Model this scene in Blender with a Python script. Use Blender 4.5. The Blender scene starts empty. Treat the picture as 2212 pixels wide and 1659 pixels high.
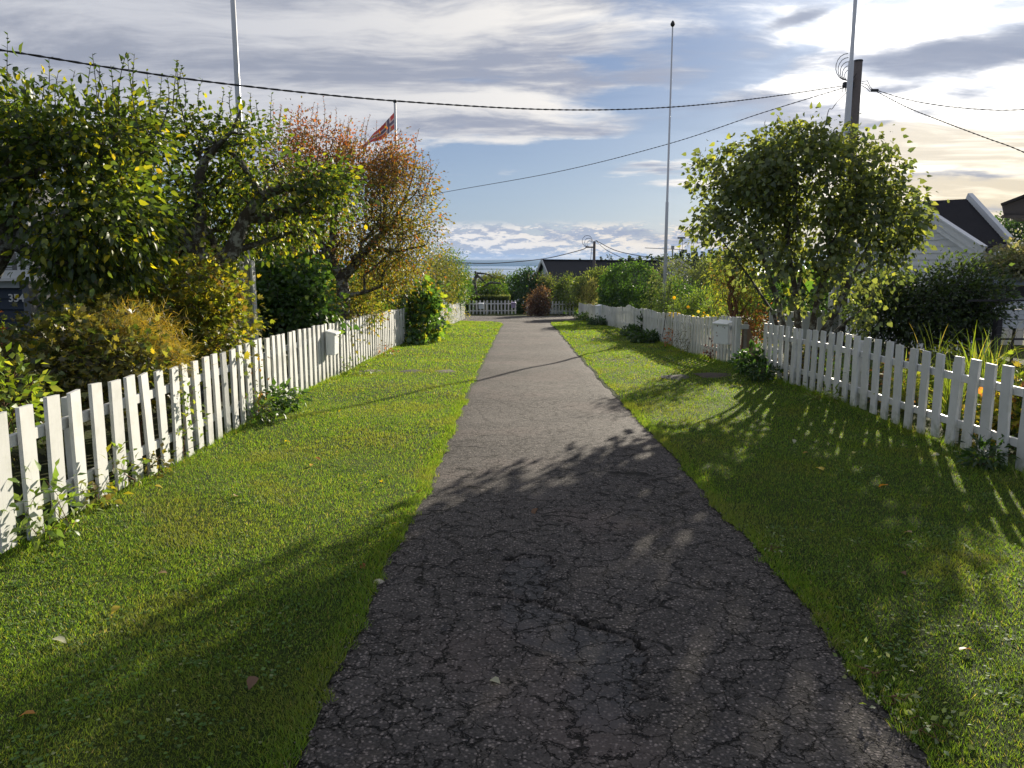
import bpy, math, random
import numpy as np
from mathutils import Vector, noise as mnoise

R = math.radians
rnd = random.Random(7)
rng = np.random.default_rng(11)
scene = bpy.context.scene
col = scene.collection

# ------------------------------------------------------------------ camera
PITCH = R(9.15); FOC = 1661.0; CX, CY = 1106.0, 829.5; CAMZ = 1.68
cam_d = bpy.data.cameras.new('camera'); cam = bpy.data.objects.new('camera', cam_d); col.objects.link(cam)
cam.location = (0, 0, CAMZ); cam.rotation_euler = (R(90) - PITCH, 0, 0)
cam_d.sensor_width = 36; cam_d.lens = 36 * FOC / 2212.0
cam_d.clip_start = 0.05; cam_d.clip_end = 60000
scene.camera = cam

# ------------------------------------------------------------------ light, sky, exposure
SUN_AZ, SUN_EL = R(25.3), R(15.5)
EXPO = 1.15
SKYSTR = 0.10
sun_d = bpy.data.lights.new('sun', 'SUN'); sun = bpy.data.objects.new('sun', sun_d); col.objects.link(sun)
sun_d.energy = 5.0; sun_d.angle = R(0.5); sun_d.color = (1.0, 0.90, 0.74)
sdir = Vector((math.sin(SUN_AZ) * math.cos(SUN_EL), math.cos(SUN_AZ) * math.cos(SUN_EL), math.sin(SUN_EL)))
sun.rotation_euler = sdir.to_track_quat('Z', 'Y').to_euler(); sun.location = (6, 12, 30)
scene.view_settings.view_transform = 'Standard'; scene.view_settings.look = 'None'
scene.view_settings.exposure = EXPO; scene.view_settings.gamma = 1; scene.view_settings.use_curve_mapping = False
scene.cycles.max_bounces = 8; scene.cycles.transmission_bounces = 6; scene.cycles.volume_bounces = 0
scene.cycles.volume_step_rate = 5


def ae(vx, vy):
    """azimuth, elevation of a viewing direction (radians) for a point of the 2212 px wide picture"""
    x, u, f = (vx - CX), (CY - vy), FOC
    y = f * math.cos(PITCH) + u * math.sin(PITCH); z = u * math.cos(PITCH) - f * math.sin(PITCH)
    return math.atan2(x, y), math.atan2(z, math.hypot(x, y))


class NT:
    def __init__(s, tree): s.t = tree; s.n = tree.nodes; s.l = tree.links
    def new(s, typ, **kw):
        nd = s.n.new(typ)
        for k, v in kw.items(): setattr(nd, k, v)
        return nd
    def put(s, sock, v):
        if v is None: return
        if isinstance(v, bpy.types.NodeSocket): s.l.new(v, sock)
        else: sock.default_value = v
    def m(s, op, a, b=None, c=None, clamp=False):
        nd = s.new('ShaderNodeMath', operation=op, use_clamp=clamp)
        s.put(nd.inputs[0], a); s.put(nd.inputs[1], b)
        if c is not None: s.put(nd.inputs[2], c)
        return nd.outputs[0]
    def smooth(s, v, a, b, lo=0.0, hi=1.0):
        nd = s.new('ShaderNodeMapRange', interpolation_type='SMOOTHSTEP')
        s.put(nd.inputs[0], v); s.put(nd.inputs[1], a); s.put(nd.inputs[2], b); s.put(nd.inputs[3], lo); s.put(nd.inputs[4], hi)
        return nd.outputs[0]
    def mix(s, f, a, b, blend='MIX'):
        nd = s.new('ShaderNodeMix', data_type='RGBA', blend_type=blend)
        s.put(nd.inputs[0], f)
        s.put(nd.inputs[6], a if isinstance(a, bpy.types.NodeSocket) else (*a[:3], 1))
        s.put(nd.inputs[7], b if isinstance(b, bpy.types.NodeSocket) else (*b[:3], 1))
        return nd.outputs[2]
    def noise(s, vec, scale, detail=4, rough=0.55, dist=0.0, out=0):
        nd = s.new('ShaderNodeTexNoise'); s.put(nd.inputs['Vector'], vec)
        nd.inputs['Scale'].default_value = scale; nd.inputs['Detail'].default_value = detail
        nd.inputs['Roughness'].default_value = rough; nd.inputs['Distortion'].default_value = dist
        return nd.outputs[out]
    def comb(s, x, y, z=0.0):
        nd = s.new('ShaderNodeCombineXYZ'); s.put(nd.inputs[0], x); s.put(nd.inputs[1], y); s.put(nd.inputs[2], z); return nd.outputs[0]
    def sep(s, v):
        nd = s.new('ShaderNodeSeparateXYZ'); s.put(nd.inputs[0], v); return nd.outputs
    def vec(s, op, a, b=None):
        nd = s.new('ShaderNodeVectorMath', operation=op); s.put(nd.inputs[0], a); s.put(nd.inputs[1], b)
        return nd.outputs[1] if op in ('LENGTH', 'DOT_PRODUCT', 'DISTANCE') else nd.outputs[0]


def build_world():
    w = bpy.data.worlds.new('World'); scene.world = w; w.use_nodes = True
    w.cycles.sampling_method = 'MANUAL'; w.cycles.sample_map_resolution = 256
    t = NT(w.node_tree); t.n.clear()
    out = t.new('ShaderNodeOutputWorld'); bg = t.new('ShaderNodeBackground'); bg.inputs[1].default_value = SKYSTR
    sky = t.new('ShaderNodeTexSky', sky_type='NISHITA'); sky.sun_disc = False
    sky.sun_elevation = SUN_EL; sky.sun_rotation = SUN_AZ; sky.altitude = 150; sky.air_density = 1.0; sky.dust_density = 0.6
    K = 1.0 / SKYSTR / (2 ** EXPO)          # displayed value -> value before strength
    tc = t.new('ShaderNodeTexCoord'); d = tc.outputs['Generated']
    x, y, z = t.sep(d)
    az = t.m('ARCTAN2', x, y); el = t.m('ARCSINE', z)
    # cloud deck seen in perspective
    den = t.m('ADD', t.m('MAXIMUM', z, 0.0), 0.10)
    px = t.m('DIVIDE', x, den); py = t.m('DIVIDE', y, den)
    p = t.comb(px, py, 0.0)
    warp = t.noise(p, 0.9, 3, 0.5, out=1)
    pw = t.vec('ADD', p, t.vec('MULTIPLY', t.vec('SUBTRACT', warp, (0.5, 0.5, 0.5)), (0.9, 0.5, 0)))
    n1 = t.noise(t.vec('MULTIPLY', pw, (0.55, 0.85, 1)), 1.0, 8, 0.52)
    n2 = t.noise(t.vec('MULTIPLY', t.vec('ADD', pw, (7.3, 2.1, 0)), (1.3, 2.4, 1)), 1.0, 7, 0.6)
    n3 = t.noise(t.comb(t.m('MULTIPLY', az, 5.0), t.m('MULTIPLY', el, 22.0), 3.0), 1.0, 7, 0.6, 0.4)
    wob = t.vec('MULTIPLY', t.vec('SUBTRACT', t.noise(t.comb(t.m('MULTIPLY', az, 6.0), t.m('MULTIPLY', el, 18.0), 1.0), 1.0, 5, 0.6, out=1), (0.5, 0.5, 0.5)), (0.14, 0.05, 0))
    aw, ew, _ = t.sep(t.vec('ADD', t.comb(az, el, 0.0), wob))

    def blob(vx, vy, rx, ry, tilt=0.0):
        a0, e0 = ae(vx, vy)
        da = t.m('SUBTRACT', aw, a0); de = t.m('SUBTRACT', ew, e0)
        if tilt: de = t.m('SUBTRACT', de, t.m('MULTIPLY', da, tilt))
        q = t.m('ADD', t.m('POWER', t.m('ABSOLUTE', t.m('DIVIDE', da, rx / 1750)), 2.0), t.m('POWER', t.m('ABSOLUTE', t.m('DIVIDE', de, ry / 1750)), 2.0))
        return t.m('EXPONENT', t.m('MULTIPLY', q, -1.0))

    def total(items):
        acc = 0.0
        for wgt, b in items:
            acc = t.m('MULTIPLY_ADD', b, wgt, acc)
        return acc
    gd = t.vec('DOT_PRODUCT', d, tuple(sdir))
    ang = t.m('ARCCOSINE', t.m('MINIMUM', gd, 1.0))
    g1 = t.m('EXPONENT', t.m('MULTIPLY', t.m('POWER', t.m('DIVIDE', ang, 0.15), 2.0), -1.0))
    g2 = t.m('EXPONENT', t.m('MULTIPLY', t.m('POWER', t.m('DIVIDE', ang, 0.34), 1.6), -1.0))
    g3 = t.m('EXPONENT', t.m('MULTIPLY', t.m('DIVIDE', ang, 0.55), -1.0))
    # clear sky: the Nishita sky, a little deeper
    clear = t.mix(1.0, sky.outputs[0], (0.46 * 1.0, 0.56 * 1.0, 0.72 * 1.0), 'MULTIPLY')
    # coverage of the high deck
    cover = total([(0.42, blob(250, 60, 560, 190)), (0.24, blob(900, 60, 330, 120)), (0.20, blob(1120, 260, 300, 55, -0.05)), (0.10, blob(620, 300, 300, 120)),
                   (0.12, blob(1330, 60, 200, 60)), (0.10, blob(1420, 150, 130, 40)), (-0.34, blob(1400, 215, 110, 26)), (-0.36, blob(1250, 345, 260, 30)), (-0.5, blob(1180, 445, 480, 50)), (-0.16, blob(1000, 340, 120, 24)), (-0.22, blob(1560, 300, 130, 30)), (-0.2, blob(1300, 130, 70, 18)),
                   (0.10, blob(1600, 205, 150, 22)), (0.30, blob(1400, 366, 130, 15)), (0.30, blob(1500, 400, 120, 12)), (0.24, blob(1165, 402, 90, 13)), (0.22, blob(1080, 360, 100, 14)), (0.20, blob(1420, 437, 120, 7)), (0.14, blob(1860, 110, 260, 130)), (-0.22, blob(1640, 150, 110, 26, 0.3)), (-0.2, blob(2000, 255, 200, 18, 0.1)),
                   (0.42, blob(2080, 350, 330, 140)), (0.12, blob(1700, 360, 220, 90)), (0.30, t.smooth(el, 0.3, 0.6))])
    nn = t.m('ADD', t.m('ADD', t.m('MULTIPLY', n1, 0.45), t.m('MULTIPLY', n2, 0.65)), -0.05)
    c1 = t.smooth(t.m('ADD', nn, cover), 0.49, 0.69)
    nt = t.noise(t.vec('MULTIPLY', t.vec('ADD', pw, (3.1, 9.2, 0)), (0.7, 1.6, 1)), 1.0, 8, 0.62)
    thick = t.smooth(t.m('ADD', nt, t.m('MULTIPLY', cover, 0.08)), 0.44, 0.64)
    grey = t.mix(t.smooth(az, -0.5, 0.2), (0.335, 0.365, 0.45), (0.36, 0.395, 0.50))
    white = t.mix(t.smooth(ang, 0.85, 0.15), (0.62, 0.635, 0.69), (1.0, 0.95, 0.88))
    ccol = t.mix(thick, white, grey)
    glow = t.mix(t.smooth(el, 0.0, 0.13), (1.0, 0.86, 0.62), (1.0, 0.985, 0.95))
    glowv = t.vec('SCALE', glow, None)
    t.put(glowv.node.inputs[3], t.m('ADD', t.m('MULTIPLY', g1, 1.5), t.m('MULTIPLY', g2, 0.22)))
    thin = t.smooth(thick, 0.0, 1.0, 1.0, 0.22)
    gl2 = t.vec('SCALE', glowv, None); t.put(gl2.node.inputs[3], t.m('MULTIPLY', thin, t.smooth(c1, 0.0, 1.0, 0.25, 1.0)))
    # cumulus band over the far hills
    band = t.m('MULTIPLY', t.smooth(el, 0.0, 0.006), t.smooth(el, 0.052, 0.036))
    ca = t.m('MULTIPLY', az, 10.0)
    def cum(off):
        e2 = t.m('MULTIPLY', t.m('ADD', el, off), 34.0)
        big = t.noise(t.comb(ca, e2, 8.0), 1.0, 4, 0.5, 0.1)
        puff = t.new('ShaderNodeTexVoronoi'); puff.inputs['Scale'].default_value = 3.4
        t.l.new(t.vec('ADD', t.comb(ca, e2, 2.0), t.vec('SCALE', t.noise(t.comb(ca, e2, 5.0), 5.0, 4, 0.6, out=1), None)), puff.inputs['Vector'])
        return t.m('ADD', big, t.m('MULTIPLY', t.m('SUBTRACT', 0.45, puff.outputs['Distance']), 0.22))
    n4 = cum(0.0); n5 = cum(0.006)
    cmask = t.m('ADD', n4, total([(0.22, blob(1180, 508, 110, 16)), (0.20, blob(1070, 492, 60, 12)), (0.18, blob(1330, 505, 110, 14)), (0.12, blob(1000, 515, 90, 22)), (0.12, blob(1450, 520, 120, 20)), (0.14, blob(1195, 466, 30, 5)), (0.12, blob(1020, 545, 120, 8)), (-0.25, blob(1150, 450, 600, 14)), (0.15, t.smooth(el, 0.034, 0.004))]))
    cb = t.m('MULTIPLY', t.smooth(cmask, 0.52, 0.60), band)
    lit = t.smooth(t.m('SUBTRACT', n4, n5), -0.06, 0.05)
    cumul = t.mix(lit, (0.43, 0.475, 0.58), t.mix(t.smooth(az, -0.1, 0.3), (0.90, 0.86, 0.83), (1.0, 0.88, 0.72)))
    # pale haze by the horizon
    hz = t.smooth(el, t.smooth(az, 0.2, 0.55, 0.060, 0.13), 0.0)
    hcol = t.mix(t.smooth(az, 0.10, 0.50), (0.56, 0.58, 0.63), (0.92, 0.74, 0.44))
    base = t.mix(t.smooth(el, 0.04, 0.26), (0.29, 0.375, 0.52), (0.17, 0.245, 0.42))
    _scale = None
    def _scale(c):
        v = t.vec('SCALE', c if isinstance(c, bpy.types.NodeSocket) else t.mix(0.0, c, c), None); v.node.inputs[3].default_value = K; return v
    base = t.mix(0.85, clear, _scale(base))
    full = t.mix(c1, base, _scale(ccol))
    full = t.mix(t.m('MULTIPLY', hz, 0.70), full, _scale(hcol))
    full = t.mix(cb, full, _scale(cumul))
    warm = t.smooth(total([(1.0, blob(2120, 385, 330, 105)), (0.5, blob(1980, 320, 200, 60))]), 0.1, 0.9)
    full = t.mix(t.m('MULTIPLY', warm, 0.62), full, _scale((1.0, 0.84, 0.56)))
    # dark slate clouds by the sun
    dk = t.smooth(t.m('ADD', t.m('MULTIPLY', t.m('SUBTRACT', nt, 0.5), 0.9), total([(1.0, blob(2095, 120, 230, 46, 0.10)), (0.85, blob(1725, 38, 80, 26, 0.15)), (0.50, blob(2110, 205, 60, 14)), (0.45, blob(1950, 195, 60, 9)),
                         (0.62, blob(2080, 376, 200, 8)), (0.45, blob(1950, 262, 150, 9, 0.15)), (0.5, blob(2150, 450, 90, 12)), (0.62, blob(1450, 510, 90, 9)), (0.55, blob(1350, 498, 60, 8)), (0.5, blob(1220, 508, 70, 9)), (0.40, blob(1530, 225, 200, 18, 0.1)), (0.4, blob(1650, 290, 150, 14))])), 0.14, 0.80)
    dcol = t.mix(n3, (0.26, 0.32, 0.45), (0.42, 0.45, 0.55))
    full = t.vec('ADD', full, _scale(gl2))
    full = t.mix(t.m('MULTIPLY', dk, 0.90), full, _scale(dcol))
    # below the horizon
    full = t.mix(t.smooth(z, 0.001, -0.004), full, _scale((0.42, 0.45, 0.50)))
    t.l.new(full, bg.inputs[0]); t.l.new(bg.outputs[0], out.inputs[0])


build_world()


# ------------------------------------------------------------------ ground shape
_gy = np.array([-30, 0, 2.4, 4.6, 6.15, 9.9, 14, 18.8, 25, 30, 36.7, 41, 47, 53, 60, 80, 110, 170, 300, 600, 1000, 9000.])
_gz = np.array([.6, 0, -.06, -.105, -.17, -.29, -.47, -.65, -.86, -1.02, -1.33, -1.5, -1.70, -1.95, -2.5, -5.5, -10, -14, -24, -50, -64, -66])


def pathx(y): return 0.36 + 0.0105 * y


def ground(x, y):
    """height of the terrain (arrays or numbers)"""
    x = np.asarray(x, float); y = np.asarray(y, float)
    z = np.interp(y, _gy, _gz)
    z = (z + np.interp(y - 1.2, _gy, _gz) + np.interp(y + 1.2, _gy, _gz)) / 3
    r = np.clip((x - pathx(y) - 1.2) / 3.0, 0, 1); r = r * r * (3 - 2 * r)
    z = z + r * 0.12 * np.exp(-((y - 13.5) / 4.0) ** 2)
    near = np.clip((60 - y) / 20, 0, 1)
    z = z + near * (0.012 * np.sin(y * 1.7 + x * 0.6) + 0.010 * np.sin(x * 2.1 - y * 0.9))
    far = np.clip((y - 120) / 150, 0, 1)
    z = z + far * (4 * np.sin(x * 0.013 + y * 0.004) * (y < 900))
    # the land to the right stays high (wooded ridge)
    rr = np.clip((x - 18 - np.clip(y - 60, 0, 400) * 0.06) / 30, 0, 1) * np.clip((y - 55) / 60, 0, 1) * np.clip((600 - y) / 300, 0, 1)
    z = z + rr * np.clip(-2.5 - z, 0, 100) * 0.9
    return z


def gz(x, y): return float(ground(x, y))


def P(vx, vy, z):
    """world point seen at (vx, vy) at camera depth z"""
    xc = (vx - CX) * z / FOC; u = (CY - vy) * z / FOC
    return np.array([xc, z * math.cos(PITCH) + u * math.sin(PITCH), CAMZ + u * math.cos(PITCH) - z * math.sin(PITCH)])


def G(vx, vy):
    """ground point seen at (vx, vy)"""
    lo, hi = 0.5, 200.0
    for _ in range(50):
        mid = (lo + hi) / 2; p = P(vx, vy, mid)
        if p[2] > gz(p[0], p[1]): lo = mid
        else: hi = mid
    return P(vx, vy, lo)


# ------------------------------------------------------------------ materials
MATS = {}


def mat(name, build):
    if name in MATS: return MATS[name]
    m = bpy.data.materials.new(name); m.use_nodes = True
    t = NT(m.node_tree); t.n.clear(); out = t.new('ShaderNodeOutputMaterial')
    build(t, out, m); MATS[name] = m; return m


def princ(t, out, base, rough=0.6, metal=0.0, spec=0.5, normal=None):
    b = t.new('ShaderNodeBsdfPrincipled')
    t.put(b.inputs['Base Color'], base if isinstance(base, bpy.types.NodeSocket) else (*base[:3], 1))
    t.put(b.inputs['Roughness'], rough); b.inputs['Metallic'].default_value = metal
    b.inputs['Specular IOR Level'].default_value = spec
    if normal is not None: t.l.new(normal, b.inputs['Normal'])
    t.l.new(b.outputs[0], out.inputs[0]); return b


def bump(t, h, strength=0.3, dist=0.01):
    b = t.new('ShaderNodeBump'); b.inputs['Strength'].default_value = strength; b.inputs['Distance'].default_value = dist
    t.l.new(h, b.inputs['Height']); return b.outputs[0]


def simple(name, c, rough=0.6, metal=0.0, scale=8.0, var=0.15, spec=0.5):
    def f(t, out, m):
        tc = t.new('ShaderNodeTexCoord'); n = t.noise(tc.outputs['Object'], scale, 5, 0.6)
        cc = t.mix(n, [v * (1 - var) for v in c], [v * (1 + var) for v in c])
        princ(t, out, cc, rough, metal, spec, bump(t, n, 0.15, 0.005))
    return mat(name, f)


def m_leaf(name='leaf', trans=0.46, gloss=0.035, rough=0.45):
    def f(t, out, m):
        a = t.new('ShaderNodeAttribute'); a.attribute_name = 'Col'
        c = a.outputs['Color']
        dif = t.new('ShaderNodeBsdfDiffuse'); t.l.new(c, dif.inputs[0])
        tr = t.new('ShaderNodeBsdfTranslucent'); t.l.new(t.mix(1.0, c, (1.9, 1.75, 0.8), 'MULTIPLY'), tr.inputs[0])
        mx = t.new('ShaderNodeMixShader'); mx.inputs[0].default_value = trans
        t.l.new(dif.outputs[0], mx.inputs[1]); t.l.new(tr.outputs[0], mx.inputs[2])
        gl = t.new('ShaderNodeBsdfGlossy'); gl.inputs[1].default_value = rough; gl.inputs[0].default_value = (1, 1, 1, 1)
        m2 = t.new('ShaderNodeMixShader'); m2.inputs[0].default_value = gloss
        t.l.new(mx.outputs[0], m2.inputs[1]); t.l.new(gl.outputs[0], m2.inputs[2]); t.l.new(m2.outputs[0], out.inputs[0])
    return mat(name, f)


LEAF = m_leaf(); LEAFG = m_leaf('glossy_leaf', 0.44, 0.030, 0.42); GRASS = m_leaf('grass_blade', 0.45, 0.02, 0.5)


def f_wood(t, out, m):
    tc = t.new('ShaderNodeTexCoord'); o = tc.outputs['Object']
    n = t.noise(t.vec('MULTIPLY', o, (60, 60, 12)), 1.0, 5, 0.6); n2 = t.noise(o, 9, 5, 0.7)
    c = t.mix(n, (0.022, 0.018, 0.013), (0.10, 0.085, 0.065)); lich = t.smooth(n2, 0.47, 0.62)
    c = t.mix(t.m('MULTIPLY', lich, 0.8), c, (0.30, 0.31, 0.26))
    princ(t, out, c, 0.9, 0, 0.2, bump(t, n, 0.7, 0.01))


BARK = mat('bark', f_wood)
BARKR = simple('red_brown_bark', (0.13, 0.07, 0.04), 0.85, scale=30, var=0.5, spec=0.2)


def f_paint(t, out, m):
    tc = t.new('ShaderNodeTexCoord'); o = tc.outputs['Object']; oi = t.new('ShaderNodeObjectInfo')
    geo = t.new('ShaderNodeNewGeometry'); off = t.vec('ADD', o, t.vec('SCALE', (13.7, 5.1, 9.3), None))
    off.node.inputs[1].default_value = (0, 0, 0)
    ro = t.m('MULTIPLY', oi.outputs['Random'], 40.0)
    o2 = t.vec('ADD', o, t.comb(ro, ro, ro))
    grain = t.noise(t.vec('MULTIPLY', o2, (70, 70, 4)), 1.0, 5, 0.65)
    blot = t.noise(o2, 5.0, 6, 0.7)
    z = t.sep(o)[2]
    low = t.smooth(z, 0.28, 0.0)
    dirt = t.m('MULTIPLY', t.smooth(blot, 0.42, 0.72), t.m('MULTIPLY_ADD', low, 1.1, 0.24), clamp=True)
    streak = t.smooth(grain, 0.60, 0.78)
    c = t.mix(oi.outputs['Random'], (0.52, 0.525, 0.505), (0.61, 0.615, 0.595))
    c = t.mix(t.m('MULTIPLY', streak, 0.45), c, (0.36, 0.36, 0.31))
    c = t.mix(dirt, c, (0.27, 0.29, 0.21))
    flake = t.smooth(t.noise(o2, 34, 4, 0.7), 0.70, 0.74)
    c = t.mix(t.m('MULTIPLY', flake, 0.6), c, (0.20, 0.18, 0.14))
    princ(t, out, c, 0.5, 0, 0.35, bump(t, grain, 0.35, 0.003))


PAINT = mat('white_painted_wood', f_paint)


def f_asphalt(t, out, m):
    g = t.new('ShaderNodeNewGeometry'); p = g.outputs['Position']
    x, y, z = t.sep(p)
    p2 = t.comb(x, y, 0.0)
    chips = t.new('ShaderNodeTexVoronoi'); t.l.new(p2, chips.inputs['Vector']); chips.inputs['Scale'].default_value = 62
    cr = t.sep(chips.outputs['Color'])[0]
    chipb = t.smooth(chips.outputs['Distance'], 0.52, 0.30)
    w = t.vec('MULTIPLY', t.vec('SUBTRACT', t.noise(p2, 5.0, 5, 0.65, out=1), (.5, .5, .5)), (0.30, 0.30, 0))
    pc = t.vec('ADD', p2, w)

    def crack(scale, width, vec):
        v = t.new('ShaderNodeTexVoronoi'); v.feature = 'DISTANCE_TO_EDGE'; v.inputs['Scale'].default_value = scale
        t.l.new(vec, v.inputs['Vector'])
        wn = t.m('MULTIPLY_ADD', t.noise(p2, 14, 4, 0.7), 2.4, -0.55)
        return t.smooth(v.outputs['Distance'], t.m('MULTIPLY', t.m('MAXIMUM', wn, 0.12), width * scale), 0.0)
    k1 = crack(3.3, 0.0085, pc); k2 = crack(8.5, 0.0050, t.vec('ADD', pc, (3.3, 1.7, 0)))
    # weathering: cracks thin out further down the lane and vary in patches
    mk = t.smooth(t.noise(p2, 0.9, 3, 0.6), 0.30, 0.48)
    fade = t.smooth(y, 20.0, 4.0)
    k1 = t.m('MULTIPLY', k1, t.m('MULTIPLY_ADD', fade, 0.75, 0.25)); k2 = t.m('MULTIPLY', k2, t.m('MULTIPLY', mk, fade))
    k = t.m('MAXIMUM', k1, k2)
    ch2 = t.new('ShaderNodeTexVoronoi'); t.l.new(p2, ch2.inputs['Vector']); ch2.inputs['Scale'].default_value = 120
    c2v = t.sep(ch2.outputs['Color'])[1]
    big = t.noise(p2, 1.3, 5, 0.6); fine = t.noise(p2, 60, 4, 0.7); mid = t.noise(p2, 7.0, 5, 0.65)
    c = t.mix(t.smooth(big, 0.35, 0.65), (0.066, 0.062, 0.058), (0.104, 0.096, 0.089))
    c = t.mix(t.smooth(mid, 0.56, 0.72), c, (0.045, 0.046, 0.052))
    stone = t.mix(t.m('POWER', cr, 1.5), (0.030, 0.026, 0.025), (0.22, 0.19, 0.175))
    c = t.mix(t.m('MULTIPLY', t.m('SUBTRACT', 1.0, chipb), 0.6), c, (0.018, 0.016, 0.015)); c = t.mix(t.m('MULTIPLY', chipb, 0.72), c, stone)
    c = t.mix(t.m('MULTIPLY', t.smooth(fine, 0.50, 0.34), 0.75), c, (0.03, 0.028, 0.027))
    c = t.mix(0.55, c, t.mix(c2v, (0.45, 0.45, 0.45), (1.7, 1.65, 1.6)), 'MULTIPLY')
    a = t.new('ShaderNodeAttribute'); a.attribute_name = 'worn'
    c = t.mix(t.m('MULTIPLY', a.outputs['Fac'], 0.35), c, (0.055, 0.058, 0.062))
    bn = t.smooth(t.noise(p2, 0.55, 4, 0.6), 0.50, 0.62)
    c = t.mix(t.m('MULTIPLY', bn, 0.25), c, (0.13, 0.10, 0.09))
    a2 = t.new('ShaderNodeAttribute'); a2.attribute_name = 'gap'
    k = t.m('MAXIMUM', k, a2.outputs['Fac'])
    c = t.mix(t.m('MULTIPLY', k, 0.96), c, (0.006, 0.006, 0.005))
    h = t.m('ADD', t.m('MULTIPLY', chipb, 0.55), t.m('MULTIPLY', fine, 0.7)); h = t.m('SUBTRACT', h, t.m('MULTIPLY', k, 3.0))
    cs = t.vec('SCALE', c, None); cs.node.inputs[3].default_value = 1.22
    princ(t, out, cs, 0.85, 0, 0.12, bump(t, h, 0.9, 0.006))


ASPHALT = mat('cracked_asphalt', f_asphalt)


def f_soil(t, out, m):
    g = t.new('ShaderNodeNewGeometry'); p = g.outputs['Position']; x, y, z = t.sep(p)
    n = t.noise(p, 0.8, 6, 0.65); f = t.noise(p, 25, 6, 0.75)
    c = t.mix(t.smooth(n, 0.4, 0.6), (0.035, 0.042, 0.016), (0.055, 0.075, 0.020))
    c = t.mix(t.smooth(f, 0.45, 0.7), c, (0.055, 0.040, 0.025))
    farc = t.mix(t.noise(p, 0.02, 8, 0.7), (0.018, 0.030, 0.012), (0.05, 0.06, 0.03))
    c = t.mix(t.smooth(y, 60, 110), c, farc)
    princ(t, out, c, 0.95, 0, 0.1, bump(t, f, 0.8, 0.03))


SOIL = mat('garden_soil_and_turf', f_soil)


def f_lawn(t, out, m):
    g = t.new('ShaderNodeNewGeometry'); p = g.outputs['Position']; x, y, z = t.sep(p)
    n = t.noise(p, 1.1, 6, 0.65); f = t.noise(p, 70, 6, 0.75)
    c = t.mix(t.smooth(n, 0.35, 0.65), (0.060, 0.100, 0.018), (0.110, 0.135, 0.030))
    c = t.mix(t.smooth(f, 0.42, 0.7), (0.022, 0.040, 0.008), c)
    princ(t, out, c, 0.9, 0, 0.1, bump(t, f, 1.0, 0.03))


LAWN = mat('lawn_turf', f_lawn)


# ------------------------------------------------------------------ object helpers
def tag(o, label=None, cat=None, group=None, kind=None):
    if label: o['label'] = label
    if cat: o['category'] = cat
    if group: o['group'] = group
    if kind: o['kind'] = kind
    return o


def empty(name, loc, label=None, cat=None, group=None):
    o = bpy.data.objects.new(name, None); col.objects.link(o); o.location = [float(v) for v in loc]
    o.empty_display_size = 0.1
    return tag(o, label, cat, group)


def origin_of(o):
    v = Vector((0, 0, 0))
    while o is not None: v += o.location; o = o.parent
    return np.array(v)


def raw_mesh(name, V, F, material, colors=None, smooth=False):
    V = np.asarray(V, np.float32).reshape(-1, 3); F = np.asarray(F, np.int32)
    k = F.shape[1]
    me = bpy.data.meshes.new(name)
    me.vertices.add(len(V)); me.vertices.foreach_set('co', V.ravel())
    me.loops.add(F.size); me.loops.foreach_set('vertex_index', F.ravel())
    me.polygons.add(len(F)); me.polygons.foreach_set('loop_start', np.arange(0, F.size, k, dtype=np.int32))
    if smooth: me.polygons.foreach_set('use_smooth', np.ones(len(F), bool))
    me.update(calc_edges=True)
    if colors is not None:
        a = me.color_attributes.new('Col', 'FLOAT_COLOR', 'POINT')
        c4 = np.ones((len(V), 4), np.float32); c4[:, :3] = colors; a.data.foreach_set('color', c4.ravel())
    if material: me.materials.append(material)
    return me


def link_mesh(name, V, F, material, parent=None, colors=None, smooth=False, loc=None):
    """V in world space"""
    V = np.asarray(V, float).reshape(-1, 3)
    if parent is not None: o0 = origin_of(parent); L = (0, 0, 0)
    else:
        if loc is None:
            mn, mx = V.min(0), V.max(0); loc = [(mn[0] + mx[0]) / 2, (mn[1] + mx[1]) / 2, mn[2]]
        o0 = np.array(loc, float); L = loc
    me = raw_mesh(name, V - o0, F, material, colors, smooth)
    o = bpy.data.objects.new(name, me); col.objects.link(o); o.location = [float(v) for v in L]
    if parent is not None: o.parent = parent
    return o


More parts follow.
